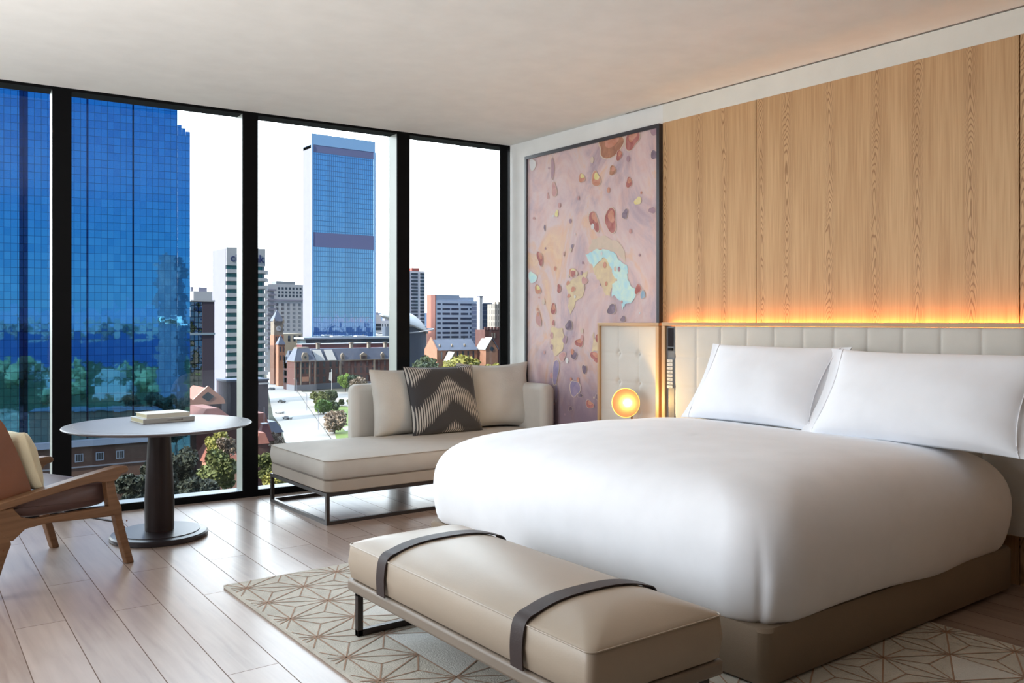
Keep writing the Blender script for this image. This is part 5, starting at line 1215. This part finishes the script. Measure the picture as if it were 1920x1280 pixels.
# ---- trees
LF = {}
def leafmat(k, c):
    if k not in LF: LF[k] = mat('foliage_'+k, c, .8, var=.35, vs=.25)
    return LF[k]
bark = mat('bark', (.08, .06, .045), .9)
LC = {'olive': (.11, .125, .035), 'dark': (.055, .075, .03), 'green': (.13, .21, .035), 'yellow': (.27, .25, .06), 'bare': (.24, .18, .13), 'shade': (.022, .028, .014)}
rt = random.Random(21)
def tree(px, yb, yt, wpx, kind, label, nl=1900, Dv=None, conic=False, group=None):
    D_ = Dv or 40.0*FPX/(yb-603); X_, Y_ = at(px, D_); gz = G
    H_ = hgt(yt, D_); Wd = wpx/FPX*D_*(1.0 if Dv or conic else 1.18); r_ = thing('tree', label, 'tree', (X_, Y_, G), rt.uniform(0, 6), group)
    ch_ = H_ if conic else min(H_*.8, Wd*1.05); c0 = H_-ch_
    cpart(MB().tube([(0, 0, 0), (.1, .1, max(c0, H_*.15)+ch_*.3)], [Wd*.035, Wd*.02], 7), 'trunk', bark, r_)
    mb = MB(); lobes = []
    for i in range(13):
        a = rt.uniform(0, 2*PI); q = rt.random()**.5
        lobes.append((math.cos(a)*q*Wd*.31, math.sin(a)*q*Wd*.31, c0+ch_*rt.uniform(.22, .78), rt.uniform(.13, .22)*Wd))
    ls = Wd*.028+.12
    for i in range(nl):
        if conic:
            t = rt.random()**.7; a = rt.uniform(0, 2*PI); rr = Wd/2*t*rt.uniform(.6, 1)*(.75+.25*math.sin(t*40)); P_ = Vector((math.cos(a)*rr, math.sin(a)*rr, H_*(1-t*.95)))
        else:
            lx, ly, lz, lr = lobes[i % 13]; v = Vector((rt.gauss(0, 1), rt.gauss(0, 1), rt.gauss(0, 1)))
            v.normalize(); P_ = Vector((lx, ly, lz))+v*lr*rt.uniform(.75, 1.05)
        u_ = Vector((rt.uniform(-1, 1), rt.uniform(-1, 1), rt.uniform(-1, 1))).normalized(); w_ = u_.cross(Vector((rt.uniform(-1, 1), rt.uniform(-1, 1), rt.uniform(-1, 1)))).normalized()
        s_ = ls*rt.uniform(.6, 1.3)
        mb.add([P_-u_*s_-w_*s_*.6, P_+u_*s_-w_*s_*.6, P_+u_*s_+w_*s_*.6, P_-u_*s_+w_*s_*.6], [(0, 1, 2, 3)])
    if kind != 'bare' and not conic:
        for lx, ly, lz, lr in lobes: mb.lathe([(.05, -lr*.9), (lr*.6, -lr*.6), (lr*.8, 0), (lr*.6, lr*.6), (.05, lr*.9)], 8, c=(lx, ly, lz))
    cpart(mb, 'crown', leafmat(kind, LC[kind]), r_)
    return r_
T_ = [(600, 762, 736, 34, 'olive', 'olive street tree at the park corner near the flagpole'), (618, 757, 733, 28, 'dark', 'dark small tree behind the park corner tree'),
 (607, 776, 752, 36, 'green', 'bushy green tree beside the pavement'), (622, 770, 752, 26, 'dark', 'small dark tree at the edge of the lawn'),
 (627, 813, 774, 48, 'bare', 'bare brownish tree overhanging the road beside the lawn'), (648, 735, 699, 28, 'green', 'bright green tree in front of the heritage building'),
 (664, 738, 703, 30, 'dark', 'dark tree behind the bright green tree in the park'), (674, 757, 700, 34, 'bare', 'sparse grey tree left of the chaise backrest'),
 (655, 763, 746, 10, 'olive', 'tiny clipped tree on the upper lawn'), (641, 762, 748, 12, 'dark', 'round dark shrub on the upper lawn'),
 (671, 775, 762, 18, 'dark', 'dark shrub beside the chaise backrest'),
 (795, 745, 663, 58, 'dark', 'dark round tree above the plain left cushion'), (872, 735, 655, 62, 'yellow', 'large yellow green tree before the church'),
 (848, 745, 672, 40, 'yellow', 'yellow green tree left of the largest church tree'), (928, 745, 676, 44, 'yellow', 'yellow green tree at the right window frame'), (905, 742, 690, 36, 'olive', 'olive tree below the church transept'),
 (768, 745, 690, 30, 'olive', 'olive tree beside the right window mullion'), (823, 742, 692, 30, 'olive', 'olive tree behind the patterned cushion')]
for q in T_: tree(*q)
tree(870, 712, 631, 22, 'dark', 'dark conifer rising in front of the church roof', 900, conic=True)
# foreground trees low in the windows
for q in ((408, 870, 806, 52, 'yellow', 'thin yellow leaved tree below the round table edge', 1800, 185), (425, 905, 818, 40, 'bare', 'bare branched tree beside the window fin', 1500, 175), (410, 960, 840, 84, 'olive', 'large olive tree at the lower edge of the second window', 3500, 150),
          (505, 930, 842, 60, 'olive', 'olive tree low behind the chaise corner', 3000, 160), (520, 850, 806, 34, 'bare', 'brown bare tree beside the pyramid spire', 1500, 225), (520, 960, 880, 60, 'yellow', 'yellow green shrub above the window sill', 2500, 140),
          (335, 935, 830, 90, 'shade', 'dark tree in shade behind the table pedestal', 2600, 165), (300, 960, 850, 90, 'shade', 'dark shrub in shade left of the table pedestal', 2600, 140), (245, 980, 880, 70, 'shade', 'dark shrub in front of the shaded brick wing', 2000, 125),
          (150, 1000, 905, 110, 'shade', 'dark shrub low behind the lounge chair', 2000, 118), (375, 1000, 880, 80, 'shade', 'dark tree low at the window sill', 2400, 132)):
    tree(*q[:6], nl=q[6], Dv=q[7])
# mirrored riverside trees
for i in range(80):
    x, y = rs.uniform(-220, 300), -rs.uniform(40, 400)
    D_ = 10; r_ = thing('riverside_tree', 'dark riverside tree mirrored in the blue tower glass', 'tree', (x, y, G), 0, 'riverside trees mirrored in the tower')
    h_ = rs.uniform(7, 15); cpart(MB().lathe([(h_*.1, 0), (h_*.4, h_*.25), (h_*.5, h_*.55), (h_*.3, h_*.85), (.1, h_)], 10, c=(0, 0, 0)), 'crown', leafmat('dark', LC['dark']), r_)

# ---- flagpole and cars
x_, y_ = gd(622, 733); D_ = 40.0*FPX/130; r = thing('flagpole', 'white flagpole with pale flag in front of the heritage building', 'flagpole', (x_, y_, G))
cpart(MB().tube([(0, 0, 0), (0, 0, hgt(692, D_))], .16, 6), 'pole', white, r)
cpart(MB().prism([(.2, 0, hgt(697, D_)), (-1.3, .2, hgt(697.5, D_)), (-1.5, .5, hgt(712, D_)), (-.2, .2, hgt(714, D_))], (0, .1, 0)), 'flag', mat('pale_flag', (.5, .5, .5), .9), r)
def car(px, y, c, label, rz=0):
    x, yy = gd(px, y); r_ = thing('car', label, 'car', (x, yy, G+.13), rz, 'cars on the road')
    MB().prism([(-2.1, -.85, .3), (2.1, -.85, .3), (2.15, -.85, .8), (1.2, -.85, .9), (.7, -.85, 1.45), (-1.3, -.85, 1.45), (-1.9, -.85, .9), (-2.15, -.85, .85)], (0, 1.7, 0)).build('body', c, r_)
    for a in (-1.3, 1.3):
        for b in (-.9, .75): MB().lathe([(.33, 0), (.33, .16)], 14, M=Matrix.Translation((a, b+.16, .33)) @ Matrix.Rotation(PI/2, 4, 'X')).build('wheel', M['rubber'], r_)
carg = mat('dark_car_paint', (.06, .07, .08), .3); carw = mat('silver_car_paint', (.4, .4, .42), .3)
rr_a = math.radians(110)
car(528, 755, carg, 'dark car further up the road', rr_a); car(524, 775, carw, 'silver car nearest on the road', rr_a); car(539, 786, carw, 'pale car at the right of the nearest car', rr_a); car(509, 731, carg, 'small dark car at the road edge by the annex', rr_a)
for px, y in ((597, 806), (575, 770), (556, 737)):
    x, yy = gd(px, y); r = thing('street_light', 'slim street light on the pavement edge', 'street light', (x, yy, G), 0, 'street lights along the road')
    cpart(MB().tube([(0, 0, 0), (0, 0, 7.6), (-1.2, -.3, 8.2)], .10, 6), 'pole', grey, r); cpart(MB().box((-1.9, -.45, 8.1), (-1.1, -.2, 8.25)), 'lantern', white, r)

S.cycles.max_bounces = 7; S.cycles.diffuse_bounces = 4; S.cycles.glossy_bounces = 4; S.cycles.transmission_bounces = 2; S.cycles.transparent_max_bounces = 8
S.cycles.caustics_reflective = False; S.cycles.caustics_refractive = False; S.cycles.sample_clamp_indirect = 6
